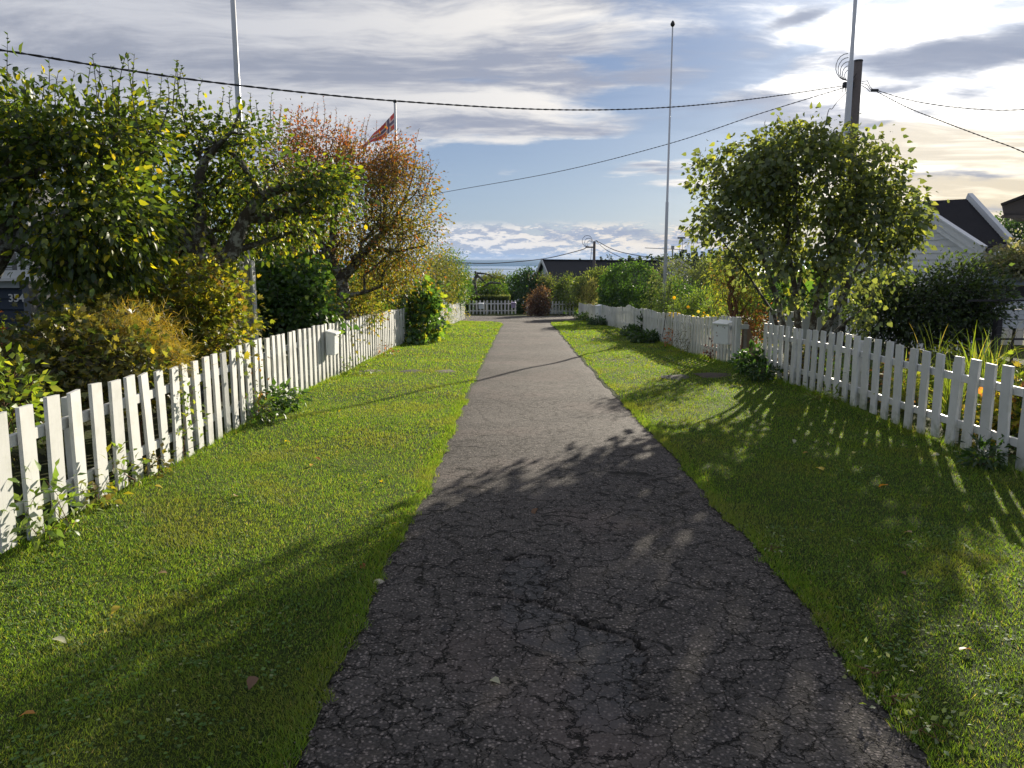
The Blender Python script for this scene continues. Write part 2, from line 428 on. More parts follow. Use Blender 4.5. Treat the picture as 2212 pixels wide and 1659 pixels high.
class MB:
    """collects primitives (world coordinates) with polygons of any size"""
    def __init__(s): s.v = []; s.f = []
    def add(s, vs, fs):
        b = len(s.v); s.v += [tuple(float(c) for c in v) for v in vs]; s.f += [tuple(i + b for i in f) for f in fs]; return s
    def box(s, c, size, yaw=0.0, taper=1.0):
        hx, hy, hz = size[0] / 2, size[1] / 2, size[2] / 2
        vs = []
        for dz, k in ((-hz, 1.0), (hz, taper)):
            for dx, dy in ((-hx, -hy), (hx, -hy), (hx, hy), (-hx, hy)):
                x, y = dx * k, dy * k
                vs.append((c[0] + x * math.cos(yaw) - y * math.sin(yaw), c[1] + x * math.sin(yaw) + y * math.cos(yaw), c[2] + dz))
        return s.add(vs, [(3, 2, 1, 0), (4, 5, 6, 7), (0, 1, 5, 4), (1, 2, 6, 5), (2, 3, 7, 6), (3, 0, 4, 7)])
    def beam(s, a, b, w, h, up=(0, 0, 1)):
        a = np.array(a, float); b = np.array(b, float); d = b - a; d /= np.linalg.norm(d)
        sd = np.cross(d, np.array(up, float)); sd /= np.linalg.norm(sd); u = np.cross(sd, d)
        vs = []
        for q in (a, b):
            for i, j in ((-1, -1), (1, -1), (1, 1), (-1, 1)): vs.append(q + sd * i * w / 2 + u * j * h / 2)
        return s.add(vs, [(3, 2, 1, 0), (4, 5, 6, 7), (0, 1, 5, 4), (1, 2, 6, 5), (2, 3, 7, 6), (3, 0, 4, 7)])
    def tube(s, pts, rad, n=8, cap=True):
        pts = [np.array(p, float) for p in pts]
        if not hasattr(rad, '__len__'): rad = [rad] * len(pts)
        vs = []; fs = []; m = len(pts); ref = np.array([0.3, 0.2, 0.93])
        for i, p in enumerate(pts):
            d = pts[min(i + 1, m - 1)] - pts[max(i - 1, 0)]; d = d / (np.linalg.norm(d) + 1e-9)
            if abs(d @ ref) > 0.98: ref2 = np.array([1.0, 0.1, 0])
            else: ref2 = ref
            a = np.cross(d, ref2); a /= np.linalg.norm(a); b = np.cross(d, a)
            for k in range(n):
                t = 2 * math.pi * k / n; vs.append(p + rad[i] * (a * math.cos(t) + b * math.sin(t)))
        for i in range(m - 1):
            for k in range(n):
                k2 = (k + 1) % n; fs.append((i * n + k, i * n + k2, (i + 1) * n + k2, (i + 1) * n + k))
        if cap: fs.append(tuple(range(n - 1, -1, -1))[::1]); fs.append(tuple((m - 1) * n + k for k in range(n)))
        return s.add(vs, fs)
    def prism(s, poly, off):
        """poly: list of 3D points (planar), extruded by off"""
        n = len(poly); off = np.array(off, float); vs = [np.array(p, float) for p in poly] + [np.array(p, float) + off for p in poly]
        fs = [tuple(range(n - 1, -1, -1)), tuple(range(n, 2 * n))] + [(i, (i + 1) % n, n + (i + 1) % n, n + i) for i in range(n)]
        return s.add(vs, fs)
    def build(s, name, material, parent=None, bevel=0.0, smooth=False, loc=None):
        V = np.array(s.v)
        if parent is not None: o0 = origin_of(parent); L = (0, 0, 0)
        else:
            if loc is None:
                mn, mx = V.min(0), V.max(0); loc = [(mn[0] + mx[0]) / 2, (mn[1] + mx[1]) / 2, mn[2]]
            o0 = np.array(loc, float); L = loc
        me = bpy.data.meshes.new(name); me.from_pydata([tuple(v) for v in (V - o0)], [], s.f)
        if smooth: me.polygons.foreach_set('use_smooth', [True] * len(me.polygons))
        me.update(); me.materials.append(material)
        o = bpy.data.objects.new(name, me); col.objects.link(o); o.location = [float(v) for v in L]
        if parent is not None: o.parent = parent
        if bevel:
            b = o.modifiers.new('bevel', 'BEVEL'); b.width = bevel; b.segments = 1; b.limit_method = 'ANGLE'
        return o


# ------------------------------------------------------------------ leaves
def _shape(kind):
    if kind == 'rhomb':
        V = [(0, 0, 0), (-.28, .45, .06), (.28, .45, .06), (0, 1, -.05)]; F = [(0, 3, 1), (0, 2, 3)]
    elif kind == 'blade':
        V = [(-.07, 0, 0), (.07, 0, 0), (0, 1, 0)]; F = [(0, 1, 2)]
    elif kind == 'mid':
        V = [(0, 0, 0), (-.30, .42, .07), (.30, .42, .07), (0, .5, 0), (0, 1, -.14)]; F = [(0, 3, 1), (0, 2, 3), (1, 3, 4), (3, 2, 4)]
    elif kind == 'narrow':
        V = [(0, 0, 0), (-.12, .4, .03), (.12, .4, .03), (0, .45, 0), (0, 1, -.18)]; F = [(0, 3, 1), (0, 2, 3), (1, 3, 4), (3, 2, 4)]
    elif kind == 'ovate':
        V = [(0, 0, 0), (-.27, .26, .06), (.27, .26, .06), (0, .3, 0), (-.25, .62, .03), (.25, .62, .03), (0, .66, -.05), (0, 1, -.18)]
        F = [(0, 3, 1), (0, 2, 3), (1, 3, 6), (1, 6, 4), (3, 2, 5), (3, 5, 6), (4, 6, 7), (6, 5, 7)]
    elif kind == 'heart':
        V = [(0, .05, 0), (-.36, .12, .08), (.36, .12, .08), (0, .35, 0), (-.36, .5, .05), (.36, .5, .05), (0, .66, -.06), (0, 1.02, -.22)]
        F = [(0, 3, 1), (0, 2, 3), (1, 3, 6), (1, 6, 4), (3, 2, 5), (3, 5, 6), (4, 6, 7), (6, 5, 7)]
    elif kind == 'lobed':
        out = [(0, 0), (-.30, .05), (-.55, .30), (-.30, .42), (-.45, .78), (-.16, .68), (0, 1.05), (.16, .68), (.45, .78), (.30, .42), (.55, .30), (.30, .05)]
        V = [(0, .38, -.02)] + [(x, y, .10 * (abs(x) > .3) - .08 * (y > 1)) for x, y in out]
        n = len(out); F = [(0, 1 + (i + 1) % n, 1 + i) for i in range(n)]
    return np.array(V, float), np.array(F, int)


SH = {k: _shape(k) for k in ('rhomb', 'blade', 'mid', 'narrow', 'ovate', 'heart', 'lobed')}


def unit(a): return a / (np.linalg.norm(a, axis=-1, keepdims=True) + 1e-9)


def leaf_geo(Pn, D, N, S, kind, width=1.0):
    """positions, directions, normals, sizes -> V, F"""
    V0, F0 = SH[kind]; n = len(Pn); D = unit(D); X = unit(np.cross(D, N)); N2 = np.cross(X, D)
    V = (Pn[:, None, :] + S[:, None, None] * (V0[None, :, 0:1] * width * X[:, None, :] + V0[None, :, 1:2] * D[:, None, :] + V0[None, :, 2:3] * N2[:, None, :]))
    F = (F0[None] + (np.arange(n) * len(V0))[:, None, None]).reshape(-1, 3)
    return V.reshape(-1, 3), F


def pal_colors(n, pal, r, jitter=0.22):
    w = np.array([p[0] for p in pal], float); w /= w.sum(); idx = r.choice(len(pal), n, p=w)
    c = np.array([p[1] for p in pal], float)[idx]
    return c * (1 + (r.random((n, 1)) - .5) * 2 * jitter) * (1 + (r.random((n, 3)) - .5) * 0.12)


def sample_env(ells, n, r, shell=0.5, hole=0.0, hs=1.4):
    vol = np.array([e[3] * e[4] * e[5] for e in ells]) ** 0.8; vol /= vol.sum(); out = []
    tries = 0
    while len(out) < n and tries < n * 12:
        tries += 1
        e = ells[r.choice(len(ells), p=vol)]
        u = r.normal(size=3); u /= np.linalg.norm(u); rad = r.random() ** (1 / 3 if shell <= 0 else (1 / 3) * (1 - shell) + 0.02 * shell)
        rad *= 1 + 0.12 * mnoise.noise(Vector(u * 2.3 + np.array(e[:3])))
        p = np.array(e[:3]) + u * rad * np.array(e[3:6])
        if hole > 0 and mnoise.noise(Vector(p * hs)) < hole - 0.5 * 1.0 + 0: continue
        if p[2] < gz(p[0], p[1]) + 0.015: continue
        out.append(p)
    if len(out) < max(4, n * .5): print('ENV', len(out), n, [round(float(v), 2) for v in ells[0]], 'ground', gz(ells[0][0], ells[0][1]))
    if len(out) < 4: out = [np.array(ells[0][:3]) + rr for rr in r.normal(size=(4, 3)) * .1]
    return np.array(out)


def grow(root_nodes, root_par, att, r, bias=0.35, step=0.35):
    """greedy branching from the given skeleton to every attractor"""
    N = [np.array(p, float) for p in root_nodes]; par = list(root_par); plen = [0.0] * len(N)
    for i in range(1, len(N)): plen[i] = plen[par[i]] + np.linalg.norm(N[i] - N[par[i]]) if par[i] >= 0 else 0
    cap = len(N) + len(att) * 6; A = np.zeros((cap, 3)); A[:len(N)] = N; PL = np.zeros(cap); PL[:len(N)] = plen; cnt = len(N)
    root = A[0]; order = np.argsort(np.linalg.norm(att - root, axis=1)); tips = []
    for k in order:
        p = att[k]; dd = np.linalg.norm(A[:cnt] - p, axis=1); j = int(np.argmin(dd + bias * PL[:cnt]))
        q = A[j].copy(); d = dd[j]; m = max(1, min(4, int(d / step)))
        prev = j
        for s in range(1, m + 1):
            f = s / m; pt = q + (p - q) * f
            if s < m: pt = pt + r.normal(size=3) * 0.07 * d + np.array([0, 0, -0.06 * d * math.sin(math.pi * f)])
            A[cnt] = pt; PL[cnt] = PL[prev] + np.linalg.norm(pt - A[prev]); par.append(prev); prev = cnt; cnt += 1
        tips.append(prev)
    return A[:cnt], np.array(par), np.array(tips)


def wood_geo(A, par, tipr, rootr, power=2.3, minr=0.0, fixed=None):
    n = len(A); w = np.zeros(n); 
    child = np.zeros(n, int)
    for i in range(n - 1, 0, -1):
        if child[i] == 0: w[i] = 1.0
        if par[i] >= 0: w[par[i]] += w[i]; child[par[i]] += 1
    rad = w ** (1 / power); rad = tipr + (rootr - tipr) * (rad - 1) / (max(rad[0], 1.001) - 1)
    if fixed is not None: rad[:len(fixed)] = np.maximum(rad[:len(fixed)], fixed) if False else np.array(fixed)
    return rad


def edges_to_tubes(A, par, rad, sel, sides=5):
    i = np.array([k for k in range(1, len(A)) if par[k] >= 0 and sel(rad[k])], int)
    if len(i) == 0: return None
    a = A[par[i]]; b = A[i]; ra = np.minimum(rad[par[i]], rad[i] * 1.5); rb = rad[i]
    d = unit(b - a); a = a - d * ra[:, None] * 0.25
    ref = np.where(np.abs(d[:, 2:3]) > .9, np.array([[1., 0, 0]]), np.array([[0, 0, 1.]]))
    u = unit(np.cross(d, ref)); v = np.cross(d, u)
    t = np.arange(sides) * 2 * math.pi / sides; c = np.cos(t)[None, :, None]; s = np.sin(t)[None, :, None]
    ring = u[:, None] * c + v[:, None] * s
    V = np.concatenate([a[:, None] + ring * ra[:, None, None], b[:, None] + ring * rb[:, None, None]], 1)
    F0 = np.array([(k, (k + 1) % sides, sides + (k + 1) % sides, sides + k) for k in range(sides)])
    F = (F0[None] + (np.arange(len(i)) * 2 * sides)[:, None, None]).reshape(-1, 4)
    return V.reshape(-1, 3), F


_leafpart = {}


def plant(name, label, cat, ells, root, pal, leaf, n_att, k, shape='mid', seed=1, limbs=None, mat_leaf=None, bark=None, trunk_r=0.06,
          tip_r=0.003, spread=0.16, droop=0.5, shell=0.5, hole=0.0, hs=1.4, shoots=None, group=None, colfun=None, parts=0, width=1.0, cname='crown',
          bias=0.35, wood=True, upn=0.5, jit=.22):
    """a tree or shrub: trunk and branches grown into the crown volume, leaves on the twigs"""
    r = np.random.default_rng(seed); mat_leaf = mat_leaf or LEAF; bark = bark or BARK
    root = np.array(root, float); e = empty(name, root, label, cat, group)
    att = sample_env(ells, n_att, r, shell, hole, hs)
    nodes = [root - np.array([0, 0, .1])]; par = [-1]; fixed = [trunk_r]
    for lb in (limbs or []):
        prev = 0
        if isinstance(lb[0][0], str): prev = lb[0][1]; pts = lb[1:]
        else: pts = lb
        for (q, rr) in pts:
            nodes.append(np.array(q, float)); par.append(prev); fixed.append(rr); prev = len(nodes) - 1
    A, pr, tips = grow(nodes, par, att, r, bias)
    rad = wood_geo(A, pr, tip_r, trunk_r * 0.8)
    if limbs: rad[:len(fixed)] = fixed
    rad = np.minimum(rad, trunk_r * 1.0 + 0 * rad)
    if wood:
        cut = max(trunk_r * 0.33, tip_r * 2)
        g = edges_to_tubes(A, pr, rad, lambda q: q >= cut, 8)
        if g: link_mesh('trunk', g[0], g[1], bark, e, smooth=True)
        g = edges_to_tubes(A, pr, rad, lambda q: q < cut, 4)
        if g: tag(link_mesh('branches', g[0], g[1], bark, e, smooth=True), kind='stuff')
    # leaves round every attractor
    ctr = np.array([np.mean([q[i] for q in ells]) for i in range(3)])
    base = np.repeat(A[tips], k, axis=0); n = len(base)
    off = r.normal(size=(n, 3)) * spread; Pn = base + off
    out = unit(unit(base - ctr) * 0.6 + unit(off) * 0.9 + r.normal(size=(n, 3)) * .35 + np.array([0, 0, -droop]))
    N = unit(r.normal(size=(n, 3)) * (1 - upn) + np.array([0, 0, 1.0]) * upn + unit(base - ctr) * 0.35)
    S = leaf * (0.65 + 0.7 * r.random(n)); C = pal_colors(n, pal, r, jit)
    cl = np.repeat(1 + 0.25 * (r.random(len(tips)) - .5), k)[:, None]; C = C * cl
    if shoots:
        SP, SD, SN, SS = [], [], [], []; wl = []
        for (b, t_) in shoots:
            b = np.array(b, float); t_ = np.array(t_, float); L = np.linalg.norm(t_ - b); m = max(4, int(L / (leaf * 0.55)))
            side = r.random() * 6.28; bend = r.normal(size=3) * 0.05 * L; bend[2] = 0
            pts = [b + (t_ - b) * f + bend * math.sin(f * 3) for f in np.linspace(0, 1, 6)]; wl.append((pts, L))
            for q in range(m):
                f = (q + .5) / m; pos = b + (t_ - b) * f + bend * math.sin(f * 3); an = side + q * 2.4
                dv = np.array([math.cos(an), math.sin(an), 0.35 + .5 * f]); SP.append(pos); SD.append(dv); SN.append((-dv[0] * .4, -dv[1] * .4, 1)); SS.append(leaf * (1.1 - .45 * f) * (0.85 + .4 * r.random()))
        Pn = np.vstack([Pn, SP]); out = np.vstack([out, SD]); N = np.vstack([N, SN]); S = np.concatenate([S, SS]); C = np.vstack([C, pal_colors(len(SP), pal, r, jit)])
        mb = MB()
        for pts, L in wl: mb.tube(pts, [0.008 - 0.0055 * f for f in np.linspace(0, 1, 6)], 4, False)
        tag(mb.build('shoots', bark, e), kind='stuff')
    if colfun is not None: C = colfun(Pn, C, r)
    C = np.clip(C, 0.002, 0.8)
    ok = Pn[:, 2] > ground(Pn[:, 0], Pn[:, 1]) + 0.01
    Pn, out, N, S, C = Pn[ok], out[ok], N[ok], S[ok], C[ok]
    if parts:
        dist = np.linalg.norm(Pn - np.array([0, 0, CAMZ]), axis=1) - S * 8 + 0.6 * r.random(len(Pn))
        o_ = np.argsort(dist); near = o_[:parts]; rest = o_[parts:]
        V0, F0 = SH[shape]; variants = []
        for q in range(8):
            key = (name, seed, q); cc = C[near[r.integers(len(near))]]
            V1 = V0.copy(); V1[:, 0] *= width
            me = raw_mesh('leaf', V1, F0, mat_leaf, np.repeat(cc[None], len(V0), 0)); variants.append((cc, me))
        vc = np.array([v[0] for v in variants])
        for i in near:
            d_ = unit(out[i]); x_ = unit(np.cross(d_, N[i])); n_ = np.cross(x_, d_)
            q = int(np.argmin(np.abs(vc - C[i]).sum(1)))
            o = bpy.data.objects.new('leaf', variants[q][1]); col.objects.link(o)
            from mathutils import Matrix
            M = Matrix(((x_[0], d_[0], n_[0]), (x_[1], d_[1], n_[1]), (x_[2], d_[2], n_[2])))
            o.rotation_euler = M.to_euler(); s = float(S[i]); o.scale = (s, s, s)
            o.location = [float(v) for v in (Pn[i] - root)]; o.parent = e
        Pn, out, N, S, C = Pn[rest], out[rest], N[rest], S[rest], C[rest]
    V, F = leaf_geo(Pn, out, N, S, shape, width)
    tag(link_mesh(cname, V, F, mat_leaf, e, np.repeat(C, len(SH[shape][0]), 0)), kind='stuff')
    return e


def E(vx, vy, z, rx, ry, rd):
    p = P(vx, vy, z); s = z / FOC
    return (p[0], p[1], p[2], rx * s, rd, ry * s)


def foot(vx, z):
    """ground point below image column vx at camera depth z"""
    x = (vx - CX) * z / FOC; y = z
    for _ in range(6): y = (z - (CAMZ - gz(x, y)) * math.sin(PITCH)) / math.cos(PITCH)
    return np.array([x, y, gz(x, y)])


GREEN = [(5, (.055, .115, .018)), (3, (.085, .150, .022)), (2, (.035, .075, .015)), (1, (.17, .19, .02))]
DEEP = [(5, (.030, .070, .016)), (3, (.045, .095, .020)), (2, (.022, .050, .013))]
APPLE = [(5, (.065, .105, .018)), (2.6, (.125, .165, .020)), (4, (.036, .065, .014)), (1.3, (.26, .27, .02)), (.35, (.42, .36, .02))]
YELLOW = [(4, (.16, .185, .022)), (2.4, (.24, .235, .025)), (4, (.09, .125, .020)), (1.0, (.36, .30, .03)), (1.5, (.12, .085, .025))]
BROWNY = [(3, (.115, .115, .025)), (3, (.155, .155, .035)), (3, (.075, .07, .025)), (.7, (.28, .24, .03)), (3, (.055, .085, .018))]
OLIVE = [(4, (.11, .115, .02)), (3, (.17, .15, .022)), (2, (.075, .09, .016)), (1, (.26, .17, .02)), (1, (.24, .09, .02))]
REDDY = [(5, (.27, .085, .030)), (3, (.14, .050, .035)), (1.5, (.26, .13, .03)), (3, (.11, .065, .035)), (2, (.13, .115, .03))]

exec_parts = []

# ================================================================== SETTING
def grid_sheet(name, xs, ys, zf, material, mask=None, smooth=True):
    X, Y = np.meshgrid(xs, ys); Z = zf(X, Y); V = np.stack([X, Y, Z], -1).reshape(-1, 3)
    nx = len(xs); i, j = np.meshgrid(np.arange(len(xs) - 1), np.arange(len(ys) - 1)); a = (j * nx + i).ravel()
    F = np.stack([a, a + 1, a + nx + 1, a + nx], 1)
    o = link_mesh(name, V, F, material, None, None, smooth, loc=(0, 0, 0)); o['kind'] = 'structure'; return o


def spaced(a, b, s): return np.arange(a, b + 1e-6, s)


xs = np.concatenate([-np.geomspace(22, 6000, 26)[::-1], spaced(-21, 21, 0.5), np.geomspace(22, 6000, 26)])
ys = np.concatenate([[-40, -25, -14], spaced(-8, 60, 0.5), np.geomspace(61, 8200, 60)])


def z_ground(X, Y):
    z = ground(X, Y)
    inside = (X > -3.9) & (X < 5.2) & (Y > -6) & (Y < 52)
    return z - 0.045 * inside - np.where(Y > 900, 5, 0)


grid_sheet('ground', xs, ys, z_ground, SOIL)


# garden path
def edge_noise(y, s):
    return 0.010 * math.sin(y * 2.3 + s) + 0.012 * math.sin(y * 5.1 + s * 2) + 0.035 * mnoise.noise(Vector((y * 3.1, s, 0))) + 0.030 * mnoise.noise(Vector((y * 9.0, s, 4)))


def path_l(y):
    b = float(np.interp(y, [-6, 0, 2.43, 3.31, 4.6, 6.15, 9.86, 18.8, 36.7], [-.84, -.81, -.794, -.782, -.749, -.713, -.70, -.637, -.42]))
    fl = max(0.0, (y - 36.5)) ** 2 * 0.12 if y < 40 else 1.5
    return b + edge_noise(y, 1.0) - min(fl, 1.4)


def path_r(y):
    b = float(np.interp(y, [-6, 0, 2.43, 3.3, 4.6, 6.15, 9.86, 18.8, 36.7], [1.40, 1.44, 1.488, 1.525, 1.56, 1.588, 1.597, 1.66, 1.86]))
    fl = max(0.0, (y - 37.0)) ** 2 * 0.12 if y < 40 else 1.5
    return b + edge_noise(y, 4.0) + min(fl, 1.4)


CR1 = [P2[:2] for P2 in [G(*q) for q in ((1080, 1292), (1130, 1293), (1180, 1305), (1225, 1325), (1275, 1350), (1320, 1360), (1365, 1382), (1395, 1402))]]
CR2 = [P2[:2] for P2 in [G(*q) for q in ((1090, 1212), (1120, 1200), (1160, 1198), (1190, 1205), (1196, 1216))]]
CR3 = [P2[:2] for P2 in [G(*q) for q in ((1395, 1402), (1392, 1450), (1370, 1460), (1395, 1500), (1390, 1520))]]
CR4 = [P2[:2] for P2 in [G(*q) for q in ((1180, 1305), (1175, 1270), (1180, 1240), (1196, 1216))]]
WORN = np.array([P2[:2] for P2 in [G(*q) for q in ((1085, 1300), (1140, 1298), (1185, 1310), (1275, 1356), (1360, 1388), (1388, 1410), (1385, 1455), (1360, 1480), (1380, 1520), (1370, 1560), (1300, 1590), (1235, 1560), (1215, 1500), (1240, 1430), (1130, 1390), (1080, 1350))]])
WORN2 = np.array([P2[:2] for P2 in [G(*q) for q in ((1090, 1215), (1150, 1200), (1192, 1212), (1180, 1245), (1175, 1300), (1120, 1290), (1080, 1250))]])


def seg_dist(px, py, poly):
    d = np.full(px.shape, 9.0)
    for a, b in zip(poly[:-1], poly[1:]):
        ax, ay = a; bx, by = b; L = (bx - ax) ** 2 + (by - ay) ** 2
        t = np.clip(((px - ax) * (bx - ax) + (py - ay) * (by - ay)) / L, 0, 1)
        d = np.minimum(d, np.hypot(px - ax - t * (bx - ax), py - ay - t * (by - ay)))
    return d


def in_poly(px, py, poly):
    c = np.zeros(px.shape, bool); n = len(poly)
    for i in range(n):
        x1, y1 = poly[i]; x2, y2 = poly[(i + 1) % n]
        c ^= ((y1 > py) != (y2 > py)) & (px < (x2 - x1) * (py - y1) / (y2 - y1 + 1e-12) + x1)
    return c


def make_path():
    ys = np.concatenate([spaced(-6, 1.9, 0.3), spaced(2.0, 5.6, 0.012), spaced(5.65, 12, 0.06), spaced(12.2, 44.0, 0.3)])
    nx = 190; V = []; 
    lam = np.linspace(0, 1, nx)
    YL = np.array([path_l(y) for y in ys]); YR = np.array([path_r(y) for y in ys])
    X = YL[:, None] * (1 - lam) + YR[:, None] * lam; Y = np.repeat(ys[:, None], nx, 1)
    wx = 0.016 * np.sin(Y * 43 + X * 17) + 0.012 * np.sin(X * 71 - Y * 29) + .006 * np.sin(X * 190 + Y * 150); wy = 0.012 * np.sin(X * 39 + Y * 23) + .008 * np.sin(Y * 67 + X * 13)
    Z = ground(X, Y) + 0.0
    Z -= 0.012 * (np.abs(lam * 2 - 1)[None, :] ** 10)
    dip = np.zeros(X.shape)
    w = np.zeros(X.shape); gap = np.zeros(X.shape)
    for wp in (WORN, WORN2):
        ins = in_poly(X + wx, Y + wy, wp); d = seg_dist(X + wx, Y + wy, list(wp) + [wp[0]])
        w = np.maximum(w, ins * np.clip(d / 0.02, 0, 1)); dip = np.maximum(dip, ins * np.clip(d / 0.012, 0, 1) * np.clip(1.15 - d / .5, 0, 1))
    Z -= 0.007 * dip
    for cr, dep, wd in ((CR1, .026, .016), (CR2, .020, .012), (CR3, .014, .009), (CR4, .010, .006)):
        d = seg_dist(X + wx, Y + wy, cr); wv = wd * (0.75 + 0.45 * np.sin(X * 31 + Y * 17) * np.sin(Y * 41)); Z -= dep * np.clip(1 - d / wv, 0, 1); gap = np.maximum(gap, np.clip(1.3 - d / wv, 0, 1))
    V = np.stack([X, Y, Z], -1).reshape(-1, 3)
    i, j = np.meshgrid(np.arange(nx - 1), np.arange(len(ys) - 1)); a = (j * nx + i).ravel()
    F = np.stack([a, a + 1, a + nx + 1, a + nx], 1)
    o = link_mesh('path', V, F, ASPHALT, None, None, True, loc=(0, 0, 0)); o['kind'] = 'structure'
    at = o.data.attributes.new('worn', 'FLOAT', 'POINT'); at.data.foreach_set('value', w.ravel().astype(np.float32))
    at = o.data.attributes.new('gap', 'FLOAT', 'POINT'); at.data.foreach_set('value', gap.ravel().astype(np.float32))


make_path()


def strip(name, x0f, x1f, y0, y1, zoff, material, n=12, dy=0.25, crown=0.0):
    ys = spaced(y0, y1, dy); V = []
    for y in ys:
        a, b = x0f(y), x1f(y)
        for k in range(n + 1):
            f = k / n; x = a + (b - a) * f; V.append((x, y, gz(x, y) + zoff + crown * min(1, min(f, 1 - f) * n)))
    F = [(j * (n + 1) + i, j * (n + 1) + i + 1, (j + 1) * (n + 1) + i + 1, (j + 1) * (n + 1) + i) for j in range(len(ys) - 1) for i in range(n)]
    o = link_mesh(name, V, F, material, None, None, True, loc=(0, 0, 0)); o['kind'] = 'structure'; return o


def lf(y): return float(np.interp(y, [0, 6, 11, 24, 28, 43], [-3.12, -3.13, -3.30, -3.28, -3.15, -2.62]))   # left fence line
def rf(y): return float(np.interp(y, [0, 15, 30, 45], [4.5, 4.5, 4.48, 3.85]))                                # right fence line


def lend(y):   # far corners of the lawns curve to the cross road
    return max(0, y - 37.0) ** 2 * 0.16


strip('lawn_left', lambda y: lf(y) - .35, lambda y: path_l(y) + 0.03, -6, 40.3, -0.002, LAWN, 16, crown=0.016)
strip('lawn_right', lambda y: path_r(y) - 0.03, lambda y: rf(y) + .35, -6, 40.3, -0.002, LAWN, 16, crown=0.016)
strip('cross_road', lambda y: -14.0, lambda y: 18.0, 40.2, 47.5, 0.010, ASPHALT, 80, 0.5)

# ---------------- grass blades
GP = [(5, (.110, .205, .022)), (4, (.165, .265, .028)), (2, (.070, .125, .018)), (1.2, (.24, .26, .05)), (.30, (.34, .30, .14))]


def grass(name, label_, x0f, x1f, seed, extra):
    r = np.random.default_rng(seed); Pn = []; H = []; W = []
    bands = [(1.7, 3.2, 15500, .025, .0030), (3.2, 5, 10500, .026, .0038), (5, 7.5, 6500, .028, .0055), (7.5, 11, 3400, .031, .0085), (11, 16, 1500, .033, .013), (16, 24, 700, .036, .022), (24, 40, 260, .04, .045)]
    for y0, y1, dn, h, w in bands:
        n = int((y1 - y0) * 2.9 * dn); y = r.uniform(y0, y1, n); f = r.random(n)
        ysamp = np.linspace(y0, y1, 60); a = np.interp(y, ysamp, [x0f(q) for q in ysamp]); b = np.interp(y, ysamp, [x1f(q) for q in ysamp])
        x = a + (b - a) * f
        Pn.append(np.stack([x, y, ground(x, y) + .008], 1)); H.append(np.full(n, h)); W.append(np.full(n, w))
    for (x, y, h, w) in extra(r): Pn.append(np.stack([x, y, ground(x, y)], 1)); H.append(h); W.append(w)
    Pn = np.vstack(Pn); H = np.concatenate(H); W = np.concatenate(W); n = len(Pn)
    pt = np.sin(Pn[:, 0] * 3.1 + np.sin(Pn[:, 1] * 2.3)) * np.sin(Pn[:, 1] * 2.7 + Pn[:, 0]) + .6 * np.sin(Pn[:, 0] * 9 + 2 * np.sin(Pn[:, 1] * 7)) * np.sin(Pn[:, 1] * 11)
    H = H * (0.55 + 0.75 * r.random(n)) * (1 + .16 * pt)
    lean = r.normal(size=(n, 3)) * .50 + np.stack([.25 * np.sin(Pn[:, 1] * 5 + 3 * Pn[:, 0]), .25 * np.sin(Pn[:, 0] * 6 + Pn[:, 1] * 2), 0 * pt], 1)
    lean[:, 2] = 1.0
    D = unit(lean); tipd = unit(D + r.normal(size=(n, 3)) * .45 * np.array([1, 1, .3]) - np.array([0, 0, .25]))
    th = r.random(n) * 6.28; X = np.stack([np.cos(th), np.sin(th), 0 * th], 1)
    near = Pn[:, 1] < 5.0
    C = pal_colors(n, GP, r, .25)
    pn = np.array([mnoise.noise(Vector((float(a_) * 1.1, float(b_) * 1.1, seed))) for a_, b_ in Pn[::40, :2]]); pn = np.repeat(pn, 40)[:n] if False else np.sin(Pn[:, 0] * 1.7 + np.sin(Pn[:, 1] * 1.1) * 2) * np.sin(Pn[:, 1] * 1.3 + 1)
    dryness = np.clip(np.clip(pt - .35, 0, 1) * .4 + np.clip(pn - .45, 0, 1) * .45, 0, .35)[:, None]
    C = C * (1 - dryness) + np.array([.22, .19, .06]) * dryness
    Vs, Fs, Cs = [], [], []; base = 0
    # near blades: two segments
    q = np.where(near)[0]
    a = Pn[q] - X[q] * W[q, None] / 2; b = Pn[q] + X[q] * W[q, None] / 2; md = Pn[q] + D[q] * H[q, None] * .55
    c = md - X[q] * W[q, None] * .38; d = md + X[q] * W[q, None] * .38; tp = md + tipd[q] * H[q, None] * .55
    V = np.stack([a, b, c, d, tp], 1).reshape(-1, 3); F0 = np.array([(0, 1, 3), (0, 3, 2), (2, 3, 4)])
    Vs.append(V); Fs.append((F0[None] + (np.arange(len(q)) * 5)[:, None, None]).reshape(-1, 3)); Cs.append(np.repeat(C[q], 5, 0)); base = len(V)
    q = np.where(~near)[0]
    a = Pn[q] - X[q] * W[q, None] / 2; b = Pn[q] + X[q] * W[q, None] / 2; tp = Pn[q] + D[q] * H[q, None]
    V = np.stack([a, b, tp], 1).reshape(-1, 3); Vs.append(V); Fs.append((np.arange(len(q) * 3).reshape(-1, 3)) + base); Cs.append(np.repeat(C[q], 3, 0))
    o = link_mesh(name, np.vstack(Vs), np.vstack(Fs), GRASS, None, np.clip(np.vstack(Cs), .003, .6), loc=(0, 0, 0))
    tag(o, label_, 'grass', kind='stuff')


def extra_left(r):
    out = []
    y = r.uniform(2, 11, 9000); tf = np.clip(np.sin(y * 7.3) * np.sin(y * 17.9 + 1) + np.sin(y * 31), 0, 2); x = np.array([path_l(v) for v in y]) - np.abs(r.normal(size=len(y))) * .05 + 0.03 + .035 * tf * r.random(len(y))
    out.append((x, y, np.full(len(y), .042), np.full(len(y), .0036)))
    y = r.uniform(3.5, 26, 6500); x = np.array([lf(v) for v in y]) + .03 + np.abs(r.normal(size=len(y))) * .06
    out.append((x, y, np.full(len(y), .085), np.where(y < 9, .006, .012)))
    return out


